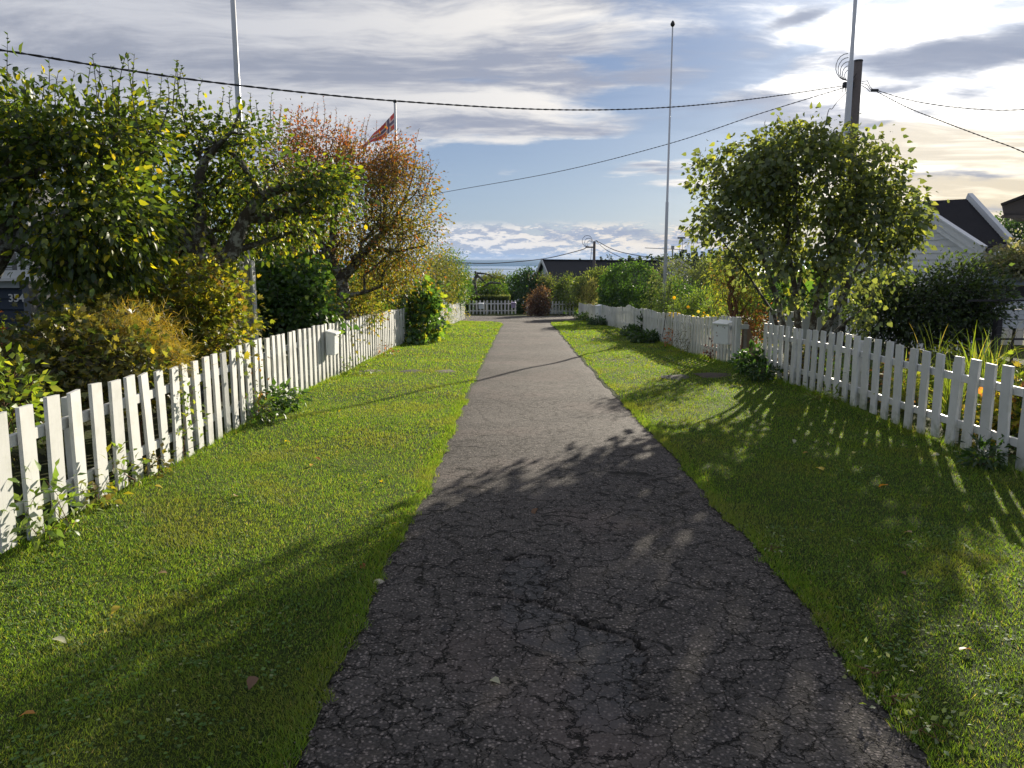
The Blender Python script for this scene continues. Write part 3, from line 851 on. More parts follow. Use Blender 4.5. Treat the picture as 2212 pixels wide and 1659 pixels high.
def extra_right(r):
    out = []
    y = r.uniform(2, 11, 9000); tf = np.clip(np.sin(y * 6.7) * np.sin(y * 15.1 + 1) + np.sin(y * 29), 0, 2); x = np.array([path_r(v) for v in y]) + np.abs(r.normal(size=len(y))) * .05 - 0.03 - .035 * tf * r.random(len(y))
    out.append((x, y, np.full(len(y), .042), np.full(len(y), .0036)))
    y = r.uniform(4.5, 28, 8000); x = np.array([rf(v) for v in y]) - .02 - np.abs(r.normal(size=len(y))) * .08
    out.append((x, y, np.full(len(y), .10), np.where(y < 10, .006, .013)))
    return out


grass('grass', 'short mown green grass of the lawn left of the path', lambda y: lf(y) + .0, lambda y: path_l(y) - .01, 3, extra_left)
grass('grass', 'short mown green grass of the lawn right of the path', lambda y: path_r(y) + .01, lambda y: rf(y), 4, extra_right)

# ---------------- water, islands, hills, haze
WATER = mat('fjord_water', lambda t, out, m: princ(t, out, (0.18, 0.22, 0.27), 0.35, 0, 0.5, bump(t, t.noise(t.new('ShaderNodeNewGeometry').outputs['Position'], .02, 5, .6), .3, 1.0)))
FAR = simple('far_forest', (0.030, 0.045, 0.028), 0.9, scale=0.01, var=.5, spec=0.1)
o = link_mesh('water', [(-7000, 850, -60), (7000, 850, -60), (7000, 8600, -60), (-7000, 8600, -60)], [(0, 1, 2, 3)], WATER, loc=(0, 4000, -60)); o['kind'] = 'structure'


def hills(name, x0, x1, y, depth, hf, n=260):
    V = []; F = []
    for i in range(n):
        x = x0 + (x1 - x0) * i / (n - 1); h = hf(x)
        for k, (dy, f) in enumerate(((0, 0.0), (depth * .15, .45), (depth * .4, .85), (depth * .6, 1.0), (depth, .3))): V.append((x, y + dy, -62 + (h + 62) * f))
    for i in range(n - 1):
        for k in range(4): a = i * 5 + k; F.append((a, a + 5, a + 6, a + 1))
    o = link_mesh(name, V, F, FAR, None, None, True, loc=(x0, y, -62)); o['kind'] = 'structure'


hills('hills', -6800, 6800, 7900, 1000, lambda x: 6 + 9 * mnoise.noise(Vector((x * .0011, 3.3, 0))) + 5 * mnoise.noise(Vector((x * .004, 1.3, 0))) + 2 * mnoise.noise(Vector((x * .012, 5, 0))))
hills('headland', -900, -150, 3300, 500, lambda x: -62 + 14 * max(0, 1 - abs((x + 560) / 420) ** 2) + 2 * mnoise.noise(Vector((x * .01, 2, 0))), 90)
hills('headland', -420, 120, 5000, 350, lambda x: -62 + 9 * max(0, 1 - abs((x + 180) / 260) ** 2) + 1.5 * mnoise.noise(Vector((x * .01, 7, 0))), 90)


def f_haze(t, out, m):
    v = t.new('ShaderNodeVolumePrincipled'); v.inputs['Color'].default_value = (0.28, 0.54, 1.0, 1); v.inputs['Density'].default_value = 5.5e-5
    v.inputs['Anisotropy'].default_value = 0.0
    t.l.new(v.outputs[0], out.inputs['Volume'])


HAZE = mat('haze_air', f_haze)
hz = MB().box((0, 4400, -5), (15000, 9300, 130)); ho = hz.build('haze', HAZE); ho['kind'] = 'stuff'; ho['label'] = 'thin blue air haze over the valley and fjord'; ho['category'] = 'haze'

# ================================================================== FENCES
RAILM = PAINT
_pk = []
NAIL = simple('nail_head', (.16, .13, .11), .6)


def picket_meshes():
    for q in range(8):
        r = random.Random(q + 50); w, t, h = 0.142 + r.uniform(-.006, .006), 0.027, 1.0
        mb = MB(); c = 0.0025; sl = r.uniform(-.012, .012)
        # body with chamfered long edges and a faintly skewed saw cut
        prof = [(-w / 2 + c, -t / 2), (w / 2 - c, -t / 2), (w / 2, -t / 2 + c), (w / 2, t / 2 - c), (w / 2 - c, t / 2), (-w / 2 + c, t / 2), (-w / 2, t / 2 - c), (-w / 2, -t / 2 + c)]
        n = 8; vs = []
        for zz in (0.0, .33, .66, 1.0):
            bx = r.uniform(-.002, .002); 
            for x, y in prof: vs.append((x + bx, y + bx, zz * h + (sl * x / w if zz == 1.0 else 0)))
        fs = [tuple(range(n - 1, -1, -1)), tuple(range(3 * n, 4 * n))]
        for k in range(3):
            for i in range(n): fs.append((k * n + i, k * n + (i + 1) % n, (k + 1) * n + (i + 1) % n, (k + 1) * n + i))
        me = bpy.data.meshes.new('picket'); me.from_pydata(vs, [], fs); 
        # nail heads, two at each rail
        fs2 = []
        for zz in (.27, .77):
            for xx in (-.035, .035):
                for sy in (-1,):
                    b_ = len(vs); cx_, cz_ = xx + r.uniform(-.008, .008), zz + r.uniform(-.012, .012)
                    for an in range(6): vs.append((cx_ + .0045 * math.cos(an * 1.047), sy * (t / 2 + .0035), cz_ + .0045 * math.sin(an * 1.047)))
                    vs.append((cx_, sy * (t / 2 - .004), cz_)); fs2 += [(b_ + an, b_ + (an + 1) % 6, b_ + 6) for an in range(6)] + [tuple(b_ + an for an in range(6))]
        nf = len(fs); fs = fs + fs2
        me.clear_geometry(); me.from_pydata(vs, [], fs); me.update(); me.materials.append(PAINT); me.materials.append(NAIL)
        for q_ in range(nf, len(fs)): me.polygons[q_].material_index = 1
        _pk.append(me)


picket_meshes()


def fence(label, line, y0, y1, pitch, h_of, side, seed, group='white picket fences along the lane', gap_w=1.0, posts=2.24, yaw_fixed=None, skip=()):
    """line(s) -> (x, y) for s from y0 to y1; side = +1 when the lane lies towards +normal"""
    r = random.Random(seed); x, y = line(y0); e = empty('picket_fence', (x, y, gz(x, y)), label, 'fence', group); o0 = origin_of(e)
    s = y0; pts = []
    while s <= y1 + 1e-6: pts.append(s); s += pitch
    for s in pts:
        x, y = line(s); xa, ya = line(s + .05); yaw = math.atan2(ya - y, xa - x)
        z0 = gz(x, y) + r.uniform(.015, .05); top = h_of(s); h = gz(x, y) + top + r.uniform(-.012, .012) - z0
        o = bpy.data.objects.new('picket', _pk[r.randrange(8)]); col.objects.link(o)
        nx, ny = -math.sin(yaw) * side * .036, math.cos(yaw) * side * .036
        o.location = (x + nx - o0[0], y + ny - o0[1], z0 - o0[2]); o.rotation_euler = (r.gauss(0, .010), r.gauss(0, .014), yaw + r.gauss(0, .025) + (math.pi if side < 0 else 0)); o.scale = (gap_w * r.uniform(.96, 1.03), 1, h); o.parent = e
    # rails in lengths, posts
    s = y0 - .1; end = pts[-1] + .1; L = posts; i = 0
    while s < end - .05:
        s2 = min(s + L, end)
        for f in (.27, .77):
            a = line(s + .001); b = line(s2 - .001); ha, hb = h_of(s), h_of(s2)
            mb = MB().beam((a[0], a[1], gz(*a) + ha * f), (b[0], b[1], gz(*b) + hb * f), .040, .075); mb.build('rail', PAINT, e, bevel=.003)
        s = s2
    s = y0 + .14 + posts / 2
    while s < end:
        x, y = line(s); xa, ya = line(s + .05); yaw = math.atan2(ya - y, xa - x); nx, ny = math.sin(yaw) * side * .075, -math.cos(yaw) * side * .075
        MB().box((x + nx, y + ny, gz(x, y) + h_of(s) * .46 - .1), (.085, .085, h_of(s) * .92 + .2), yaw).build('post', PAINT, e, bevel=.004)
        s += posts
    return e


fence('long white picket fence on the left, wide gaps near the camera, mailbox hung on it', lambda s: (lf(s), s), 1.98, 24.0, 0.2795, lambda s: float(np.interp(s, [2, 6.5, 9, 12, 16, 24], [.86, .91, .95, 1.0, 1.04, 1.07])), -1, 1)
fence('white picket fence far down the left side, beyond the large-leaved vine', lambda s: (lf(s), s), 27.6, 42.3, 0.27, lambda s: .95, -1, 2)
fence('near white picket fence on the right, tall dark hedge and sword leaves behind it', lambda s: (rf(s), s), 4.3, 13.75, 0.2795, lambda s: float(np.interp(s, [4, 7, 9, 13.8], [.90, .91, .95, .92])), 1, 3)
fence('long wavy white picket fence on the right, beyond the garden opening', lambda s: (rf(s), s), 15.45, 44.3, 0.272, lambda s: float(np.interp(s, [15, 20, 25, 29.5, 30.2, 31, 45], [.97, .97, .93, .97, .86, .88, .86])) + .025 * math.sin(s * 1.3), 1, 4)


def far_line(x0, y0, x1, y1):
    L = math.hypot(x1 - x0, y1 - y0)
    return (lambda s: (x0 + (x1 - x0) * s / L, y0 + (y1 - y0) * s / L)), L


pa, pb = foot(1014, 50.0), foot(1116, 51.5)
ln, L = far_line(pa[0], pa[1], pb[0], pb[1]); fence('white picket fence across the far end of the lane, left of the dark gateway', ln, 0, L, .255, lambda s: .92, -1, 5, gap_w=.72)
pa, pb = foot(1194, 50.5), foot(1244, 49.5)
ln, L = far_line(pa[0], pa[1], pb[0], pb[1]); fence('short white picket fence across the far end of the lane, right of the red-brown shrub', ln, 0, L, .26, lambda s: .88, -1, 6, gap_w=.62)
pa, pb = foot(1139, 50.0), foot(1149, 50.0)
ln, L = far_line(pa[0], pa[1], pb[0], pb[1]); fence('tiny piece of white picket fence half hidden by the red-brown shrub', ln, 0, L, .15, lambda s: .80, -1, 7)
pa, pb = foot(1662, 15.6), foot(1785, 16.2)
ln, L = far_line(pa[0], pa[1], pb[0], pb[1]); fence('low white fence with few boards behind the near right fence, under the lilac', ln, 0, L, .42, lambda s: 1.12, -1, 8, gap_w=1.3)

# end post of the right wavy fence with the leaning brown board
p = foot(1584, 15.15); q = foot(1597, 15.3)
MB().box((rf(15.2) - .02, 15.22, gz(4.5, 15.2) + .49), (.09, .09, .98), .1).build('fence_post', PAINT, None, bevel=.004)
tag(bpy.context.scene.objects['fence_post'], 'white square end post by the garden opening, beside the tan board', 'post')
TAN = simple('tan_bare_wood', (0.30, 0.19, 0.12), 0.8, scale=20, var=.3)
gb = empty('gate_post', (4.66, 15.3, gz(4.66, 15.3)), 'bare tan wedge-shaped gate board with white hinge blocks at the garden opening', 'post')
b0 = gz(4.66, 15.3)
MB().prism([(4.56, 15.26, b0 - .05), (4.98, 15.26, b0 - .05), (4.72, 15.26, b0 + .82), (4.58, 15.26, b0 + .82)], (0, .035, 0)).build('board', TAN, gb)
MB().box((4.63, 15.22, b0 + .44), (.06, .05, .90)).build('batten', simple('grey_weathered_wood', (.24, .21, .17), .85, scale=25, var=.3), gb)
for zz in (.30, .80): MB().box((4.60, 15.175, b0 + zz), (.14, .05, .09)).build('hinge_block', PAINT, gb, bevel=.004)

# ================================================================== MAILBOXES
MBW = simple('white_enamel', (0.74, 0.76, 0.76), 0.35, scale=12, var=.05); MBP = simple('mauve_enamel', (0.33, 0.27, 0.42), 0.4, scale=12, var=.08)
STAIN = simple('rust_stain', (.18, .07, .05), .7, scale=20, var=.3)


def mailbox(label, x, y, z, w, d, h, yaw, m, stains=()):
    """box mail box with tapered body and sloping lid; yaw turns its front (-y side)"""
    e = empty('mailbox', (x, y, z), label, 'mailbox', 'mailboxes hung on the white fences'); c, s = math.cos(yaw), math.sin(yaw)
    def T(px, py, pz): return (x + px * c - py * s, y + px * s + py * c, z + pz)
    body = [T(-w / 2, -d / 2 * .82, 0), T(w / 2, -d / 2 * .82, 0), T(w / 2, d / 2, 0), T(-w / 2, d / 2, 0), T(-w / 2, -d / 2, h * .9), T(w / 2, -d / 2, h * .9), T(w / 2, d / 2, h), T(-w / 2, d / 2, h)]
    MB().add(body, [(3, 2, 1, 0), (4, 5, 6, 7), (0, 1, 5, 4), (1, 2, 6, 5), (2, 3, 7, 6), (3, 0, 4, 7)]).build('body', m, e, bevel=.006)
    k = .012
    lid = [T(-w / 2 - k, -d / 2 - .03, h * .87), T(w / 2 + k, -d / 2 - .03, h * .87), T(w / 2 + k, d / 2 + .003, h * 1.0), T(-w / 2 - k, d / 2 + .003, h * 1.0)]
    lid += [(a, b, cc + .028) for a, b, cc in lid]
    MB().add(lid, [(3, 2, 1, 0), (4, 5, 6, 7), (0, 1, 5, 4), (1, 2, 6, 5), (2, 3, 7, 6), (3, 0, 4, 7)]).build('lid', m, e, bevel=.005)
    MB().beam(T(-w * .28, -d / 2 * .93, h * .50), T(w * .28, -d / 2 * .93, h * .50), .006, .012).build('slot_lip', m, e)
    lk = T(w * .30, -d / 2 * .97, h * .74); MB().tube([np.array(lk), np.array(lk) + np.array([.010 * s, -.010 * c, 0])], .011, 8).build('lock', NAIL, e)
    for (fx, fz, rr) in stains:
        mb = MB(); yy = -d / 2 * (.82 + .18 * fz) - .003; pts = []
        for q in range(7): an = q * .9; pts.append(T(fx * w + rr * math.cos(an) * (1 + .3 * math.sin(q * 5)), yy, fz * h + rr * math.sin(an)))
        mb.prism(pts, (-.001, -.001, 0)); mb.build('sticker', STAIN, e)
    return e


m0 = P(741, 765, 13.45); mailbox('white mailbox hanging on the left picket fence', -3.30 + .17, m0[1], m0[2], .34, .16, .40, R(-90 + 180), MBW)
m0 = P(1562, 743, 15.75); mailbox('white stained mailbox at the near end of the wavy right fence', 4.33, m0[1] + .03, m0[2], .36, .22, .46, R(-52), MBW, [(-.2, .8, .014), (-.25, .50, .018), (-.22, .36, .014), (.18, .78, .012)])
m0 = P(1412 - 5, 700, 15.7)
m0 = P(1412, 0, 22)
pf = foot(1408, 27.5); mailbox('white mailbox far down the wavy right fence, near its bend', rf(36.4) - .12, 36.4, gz(4.2, 36.4) + .42, .34, .20, .46, R(-70), MBW)
pf = P(1039, 667, 49.6); mailbox('white mailbox on the far cross fence, left end', pf[0], pf[1], pf[2], .30, .18, .36, 0, MBW)
pf = P(1109, 665, 50.6); mailbox('mauve mailbox on the far cross fence by the gateway', pf[0], pf[1], pf[2], .28, .18, .36, 0, MBP)

# ================================================================== POLES, FLAG, CABLES
WHITEP = simple('white_pole_paint', (0.50, 0.51, 0.53), 0.35, scale=6, var=.06)
DARKM = simple('black_fitting', (0.02, 0.02, 0.022), 0.5, scale=10, var=.2); GREYW = simple('weathered_pole_wood', (.115, .095, .085), .85, scale=18, var=.35)
CABLE = simple('black_cable', (0.012, 0.012, 0.014), 0.6, scale=10, var=.1)


def pole_at(vx_bot, vx_top, vy_top, z):
    b = foot(vx_bot, z); t = P(vx_top, vy_top, z); return b, np.array([b[0], b[1], t[2]])


# left flagpole
b, t = pole_at(554, 512, -260, 13.0); b[0] = t[0] = (548 - CX) * 13 / FOC
e = empty('flagpole', b, 'tall white flagpole on the left, rising between the apple trees out of view', 'flagpole')
MB().tube([b, b + (t - b) * .5, t], [.058, .045, .030], 14).build('pole', WHITEP, e, smooth=True)
for sx in (-.085, .085): MB().box((b[0] + sx, b[1], b[2] + 1.05), (.035, .16, 2.1)).build('base_board', PAINT, e, bevel=.004)
MB().beam((b[0] - .12, b[1], b[2] + 1.9), (b[0] + .12, b[1], b[2] + 1.9), .03, .03).build('bolt', DARKM, e)
MB().tube([b + np.array([0, 0, 9]), t + np.array([0, 0, .0])], .006, 5).build('halyard', DARKM, e) if False else None
MB().tube([t, t + np.array([0, 0, .12])], [.05, .02], 10).build('finial', DARKM, e, smooth=True)

# right of centre flagpole
z = 26.0; t = P(1451, 66, z); b = foot(1431, z); b[0] = t[0] = (1435 - CX) * z / FOC - .02
# keep the pole upright: x from the base column
yb = b[1]; H = t[2]; hfac = (z * 1.0)
b = np.array([(1432 - CX) * z / FOC, yb, gz(4.9, yb)])
tt = None
for k in range(60):   # top height where the pole meets its height in the picture
    zt = 2 + k * .25; dp = yb * math.cos(PITCH) - (zt - CAMZ) * math.sin(PITCH); v = CY - FOC * ((zt - CAMZ) * math.cos(PITCH) + yb * math.sin(PITCH)) / dp
    if v < 66: tt = zt; break
t = np.array([b[0], b[1], tt])
e = empty('flagpole', b, 'slim white flagpole with dark knob, centre right above the round bush', 'flagpole')
MB().tube([b, b + (t - b) * .45, b + (t - b) * .452, t], [.060, .052, .040, .022], 12).build('pole', WHITEP, e, smooth=True)
MB().tube([t, t + (0, 0, .04), t + (0, 0, .09), t + (0, 0, .15), t + (0, 0, .19)], [.03, .065, .075, .045, .01], 10).build('finial', DARKM, e, smooth=True)

# big right flagpole with its bracket, just in front of the utility pole
z = 18.0; bx = (1813 - CX) * z / FOC; b = foot(1813, z); b[0] = bx; yb = b[1]


def height_at(y, vy):
    lo, hi = -3, 40
    for _ in range(40):
        m_ = (lo + hi) / 2; dp = y * math.cos(PITCH) - (m_ - CAMZ) * math.sin(PITCH); v = CY - FOC * ((m_ - CAMZ) * math.cos(PITCH) + y * math.sin(PITCH)) / dp
        if v > vy: lo = m_
        else: hi = m_
    return lo


def x_at(vx, y, zz): return (vx - CX) / FOC * (y * math.cos(PITCH) - (zz - CAMZ) * math.sin(PITCH))


zj = height_at(yb, 132); xt = x_at(1839, yb, zj); b[0] = xt; zt = 11.2
e = empty('flagpole', b, 'tall white stepped flagpole on the right, in front of the dark utility pole', 'flagpole')
MB().tube([b, (xt, yb, zj), (xt, yb, zj + .02), (xt, yb, zt)], [.088, .060, .042, .034], 14).build('pole', WHITEP, e, smooth=True)
MB().tube([(xt, yb, zt), (xt, yb, zt + .1), (xt, yb, zt + .18)], [.04, .07, .02], 10).build('finial', DARKM, e, smooth=True)
hb = height_at(yb, 632) - b[2]
for sx in (-.105, .105): MB().box((xt + sx, yb - .01, b[2] + hb / 2), (.055, .20, hb)).build('base_board', PAINT, e, bevel=.004)

# utility pole
z = 22.0; yb = foot(1840, z)[1]; zt = height_at(yb, 133); xt = x_at(1854, yb, zt); ub = np.array([xt, yb, gz(xt, yb)]); zc = height_at(yb, 186)
e = empty('utility_pole', ub, 'dark grey wooden utility pole on the right carrying the overhead cables', 'utility pole')
MB().tube([ub, (xt, yb, zt)], [.15, .112], 16).build('pole', GREYW, e, smooth=True)
MB().tube([(xt, yb, zt), (xt, yb, zt + .035)], [.122, .118], 16).build('cap', DARKM, e)
MB().box((xt - .20, yb, zc + .03), (.34, .12, .14)).build('bracket', DARKM, e, bevel=.01)
for k in range(3): MB().tube([(xt - .38 + k * .07, yb - .05, zc - .02), (xt - .39 + k * .07, yb - .05, zc - .17)], [.02, .008], 6).build('clamp', DARKM, e)
for k in range(5):
    rr = .16 + .055 * k; pts = []
    for q in range(13):
        an = R(-60 + q * 20); pts.append((xt - .16 - .5 * rr - rr * .8 * math.sin(an) * 1.0, yb - .06 - .02 * k, zc + .12 + rr * .9 - rr * .9 * math.cos(an)))
    MB().tube(pts, .010, 5).build('cable_loop', CABLE, e)
for k in range(3):
    pts = [(xt + .10, yb - .08, zc + .10 - .05 * k), (xt + .25, yb - .08, zc + .12 - .10 * k), (xt + .34, yb - .06, zc - .03 - .06 * k), (xt + .46, yb, zc - .10)]
    MB().tube(pts, .009, 5).build('cable_loop', CABLE, e)
MB().box((xt + .50, yb, zc - .11), (.20, .06, .07)).build('splice_box', DARKM, e, bevel=.01)


def plan_points(A, B, vpts):
    """points on the vertical plane through A and B that appear at the given picture points"""
    A = np.array(A); B = np.array(B); out = []
    n = np.array([-(B - A)[1], (B - A)[0], 0.0]); o_ = np.array([0, 0, CAMZ])
    for vx, vy in vpts:
        d = P(vx, vy, 1.0) - o_; t_ = (n @ (A - o_)) / (n @ d); out.append(o_ + d * t_)
    return out


def smooth_curve(pts, m=8):
    pts = [np.array(p, float) for p in pts]; P_ = [2 * pts[0] - pts[1]] + pts + [2 * pts[-1] - pts[-2]]; out = []
    for i in range(1, len(P_) - 2):
        for k in range(m):
            t_ = k / m; a, b_, c_, d_ = P_[i - 1], P_[i], P_[i + 1], P_[i + 2]
            out.append(.5 * ((2 * b_) + (c_ - a) * t_ + (2 * a - 5 * b_ + 4 * c_ - d_) * t_ ** 2 + (3 * b_ - a - 3 * c_ + d_) * t_ ** 3))
    out.append(pts[-1]); return out


def cable(label, pts, rad, twist=True, name='overhead_cable', group='overhead power cables'):
    pts = smooth_curve(pts, 10); mb = MB()
    if twist:
        # two strands wound round each other
        L = np.cumsum([0] + [np.linalg.norm(b_ - a) for a, b_ in zip(pts[:-1], pts[1:])]); tot = L[-1]; n = int(tot / .09); s = np.linspace(0, tot, n)
        arr = np.array(pts); Q = np.stack([np.interp(s, L, arr[:, i]) for i in range(3)], 1)
        d = unit(np.gradient(Q, axis=0)); u = unit(np.cross(d, np.array([0, 0, 1.]))); v = np.cross(u, d)
        for ph in (0, math.pi):
            an = s / .36 * 2 * math.pi + ph; W = Q + rad * .55 * (u * np.cos(an)[:, None] + v * np.sin(an)[:, None])
            mb.tube(list(W), rad * .62, 5, False)
    else: mb.tube(pts, rad, 6, False)
    return tag(mb.build(name, CABLE, None, smooth=True), label, 'cable', group)


att = np.array([xt - .36, yb - .05, zc]); att2 = np.array([xt + .55, yb, zc - .11])
Bp = P(-380, 50, 7.0)
cpts = plan_points(att, Bp, [(-380, 55), (0, 108), (250, 148), (512, 184), (853, 218), (1200, 237), (1440, 232), (1640, 212)])
cable('thick twisted black cable sagging across the whole sky from the left to the utility pole', cpts + [att], .0125)
cpts = plan_points(att, P(560, 480, 60.0), [(1640, 246), (1440, 312), (1200, 372), (945, 418), (760, 455), (560, 492)])
cable('black cable running from the utility pole down left behind the red-leaved tree', [att + (0, 0, -.05)] + cpts, .013)
cpts = plan_points(att2, P(2500, 250, 16), [(1960, 215), (2040, 229), (2130, 237), (2212, 237), (2500, 225)])
cable('upper black cable leaving the utility pole to the right edge', [att2] + cpts, .012)
cpts = plan_points(att2, P(2500, 450, 12), [(1960, 232), (2040, 264), (2130, 298), (2212, 329), (2500, 460)])
cable('lower black cable dropping from the utility pole to the right edge', [att2 - (0, 0, .03)] + cpts, .012)
gpt = P(1755, 330, 20.0)
cable('thin stay cable going down from the utility pole into the lilac crown', [att + (.14, 0, -.1), P(1800, 232, 21.4), P(1780, 283, 20.7), foot(1700, 17)], .010, False)

# pennant pole with pennant
z = 29.0; b = foot(853, z); yb2 = b[1]; zt = height_at(yb2, 222); b[0] = x_at(853, yb2, zt); b[2] = gz(b[0], b[1])
e = empty('flagpole', b, 'white flagpole flying a red pennant behind the red-leaved tree', 'flagpole')
MB().tube([b, (b[0], b[1], zt)], [.06, .04], 12).build('pole', simple('shaded_pole_paint', (.5, .5, .5), .5), e, smooth=True)
MB().tube([(b[0], b[1], zt), (b[0], b[1], zt + .05), (b[0], b[1], zt + .1)], [.05, .075, .05], 10).build('finial', DARKM, e, smooth=True)


def f_pen(t, out, m):
    tc = t.new('ShaderNodeAttribute'); tc.attribute_name = 'Col'
    dif = t.new('ShaderNodeBsdfDiffuse'); t.l.new(tc.outputs[0], dif.inputs[0]); tr = t.new('ShaderNodeBsdfTranslucent'); t.l.new(tc.outputs[0], tr.inputs[0])
    mx = t.new('ShaderNodeMixShader'); mx.inputs[0].default_value = .5; t.l.new(dif.outputs[0], mx.inputs[1]); t.l.new(tr.outputs[0], mx.inputs[2]); t.l.new(mx.outputs[0], out.inputs[0])


PEN = mat('pennant_cloth', f_pen)
nu, nv = 60, 24; V = []; C = []
Ltail = 2.1; x0 = b[0] - .045; z1 = height_at(yb2, 244); z2 = height_at(yb2, 278)
for i in range(nu + 1):
    u = i / nu; mid = (z1 + z2) / 2 - .95 * u ** .85 * .95; hh = (z1 - z2) / 2 * (1 - u) ** .8 + .02
    for j in range(nv + 1):
        v = j / nv * 2 - 1; V.append((x0 - Ltail * u * .62, b[1] + .14 * math.sin(u * 9 + v) * u ** .5 + .25 * u, mid + hh * v + .03 * math.sin(u * 12)))
        au = abs(v); c = (.42, .15, .15)
        if au < .34 or .10 < u < .24: c = (.48, .45, .47)
        if au < .17 or .135 < u < .205: c = (.20, .18, .24)
        C.append(c)
F = [(i * (nv + 1) + j, i * (nv + 1) + j + 1, (i + 1) * (nv + 1) + j + 1, (i + 1) * (nv + 1) + j) for i in range(nu) for j in range(nv)]
pn = link_mesh('pennant', V, F, PEN, None, np.array(C), True); tag(pn, 'tapering red pennant with blue and white cross stripes hanging from the pole', 'pennant')
s_ = pn.modifiers.new('thickness', 'SOLIDIFY'); s_.thickness = .004

# far utility pole with cables
z = 58.0; yb3 = foot(1284, z)[1]; zt3 = height_at(yb3, 521); x3 = x_at(1284, yb3, zt3); fb = np.array([x3, yb3, gz(x3, yb3)])
e = empty('utility_pole', fb, 'small far utility pole above the dark roof in the centre', 'utility pole')
MB().tube([fb, (x3, yb3, zt3)], [.13, .10], 10).build('pole', GREYW, e, smooth=True)
zc3 = height_at(yb3, 534); MB().box((x3 - .35, yb3, zc3), (.6, .1, .10)).build('bracket', DARKM, e)
for k in range(3):
    rr = .20 + .09 * k; pts = [(x3 - .15 - rr + rr * math.cos(R(a)) , yb3, zc3 + .25 + rr * 1.1 * math.sin(R(a)) + .1 * k) for a in range(0, 271, 30)]
    MB().tube(pts, .018, 4).build('cable_loop', CABLE, e)
a3 = np.array([x3 - .6, yb3, zc3])
cable('thin far cable from the small pole down to the left above the fjord', [a3] + plan_points(a3, P(940, 566, 46), [(1255, 540), (1180, 558), (1080, 568), (1005, 568), (940, 563)]), .028, False)
cable('thin far cable from the small pole to the right behind the tall bushes', [a3 + (.7, 0, .5)] + plan_points(a3, P(1480, 570, 50), [(1330, 541), (1390, 554), (1450, 562), (1500, 566)]), .026, False)
cable('far cable dropping right from the small pole to the roof', [a3 + (.7, 0, .5), P(1310, 540, 58), P(1350, 560, 58)], .022, False)
cable('thin stay wire left of the small far pole', [np.array([x3 - .1, yb3, zc3]), P(1277, 548, 57.5), foot(1268, 55)], .02, False)

# ================================================================== HOUSES
def f_plank(c, name):
    def f(t, out, m):
        tc = t.new('ShaderNodeTexCoord'); o = tc.outputs['Object']; oi = t.new('ShaderNodeObjectInfo')
        n = t.noise(t.vec('MULTIPLY', o, (3, 3, 60)), 1.0, 5, .6); b = t.noise(o, 3, 5, .6)
        cc = t.mix(oi.outputs['Random'], [v * .9 for v in c], [v * 1.05 for v in c]); cc = t.mix(t.m('MULTIPLY', t.smooth(b, .5, .7), .2), cc, [v * .6 for v in c])
        princ(t, out, cc, .55, 0, .3, bump(t, n, .3, .003))
    return mat(name, f)


WPL = f_plank((.70, .71, .72), 'white_siding'); BPL = f_plank((.022, .032, .050), 'dark_blue_siding')


def f_roof(t, out, m):
    g = t.new('ShaderNodeNewGeometry'); p = g.outputs['Position']; n = t.noise(p, 3, 6, .7); f = t.noise(p, 60, 4, .7)
    c = t.mix(n, (.026, .025, .028), (.040, .038, .041)); c = t.mix(t.smooth(f, .55, .75), c, (.055, .05, .05)); princ(t, out, c, 1.0, 0, .05, bump(t, f, .5, .01))


ROOF = mat('dark_roof_felt', f_roof); GLASS = simple('dark_window_glass', (.02, .025, .03), .08, scale=3, var=.2, spec=.8); CURT = simple('pale_curtain', (.42, .44, .44), .9, scale=40, var=.3)


def lap_wall(parent, a, b, z0, z1, m, h=.145, inside=None, name='plank', t=.022, out=(0, -1, 0)):
    """overlapping boards between plan points a and b; inside(z) -> fractions kept"""
    a = np.array([a[0], a[1], 0.]); b = np.array([b[0], b[1], 0.]); o_ = np.array(out, float); z = z0
    while z < z1 - .01:
        zz = min(z + h, z1); f0, f1 = (0, 1) if inside is None else inside((z + zz) / 2)
        g0, g1 = (0, 1) if inside is None else inside(zz)
        if f1 - f0 > .02:
            p0 = a + (b - a) * f0; p1 = a + (b - a) * f1; q0 = a + (b - a) * g0; q1 = a + (b - a) * max(g1, g0 + .001)
            vs = [p0 + (0, 0, z), p1 + (0, 0, z), q1 + (0, 0, zz), q0 + (0, 0, zz)]; vo = [vs[0] + o_ * t * 1.5, vs[1] + o_ * t * 1.5, vs[2] + o_ * t * .45, vs[3] + o_ * t * .45]
            MB().add(vs + vo, [(0, 1, 2, 3)[::-1], (4, 5, 6, 7), (0, 1, 5, 4), (1, 2, 6, 5), (2, 3, 7, 6), (3, 0, 4, 7)]).build(name, m, parent)
        z = zz


# right white house: gable wall faces the lane, ridge runs to the right ----
A0 = P(1976, 436, 20.6); X0 = A0[0]; zr = A0[2]
B0 = P(2129, 536, X0 * FOC / 1023.0); zeav = B0[2]
zz_ = 20.6
for _ in range(30): zz_ += (zr - P(2088, 430, zz_)[2]) * 2
A1 = P(2088, 430, zz_); B1 = P(2174, 525, A1[0] * FOC / 1068.0)
base = gz(X0, 20)
yb_ = 26.8; zb_ = base + 1.95; C0 = np.array([X0, yb_ + .3, zb_]); C1 = C0 + np.array([A1[0] - X0 + .4, 0, 0])
hr = empty('house', (X0, B0[1], base), 'white weatherboarded house with dark grey roof and wide white bargeboards behind the dark hedge', 'house')
ya0, ya1 = yb_, B0[1] + .35     # far and near ends of the gable wall
kf = (zr - zeav) / (A0[1] - B0[1]); kb = (zr - zb_) / (C0[1] - A0[1])


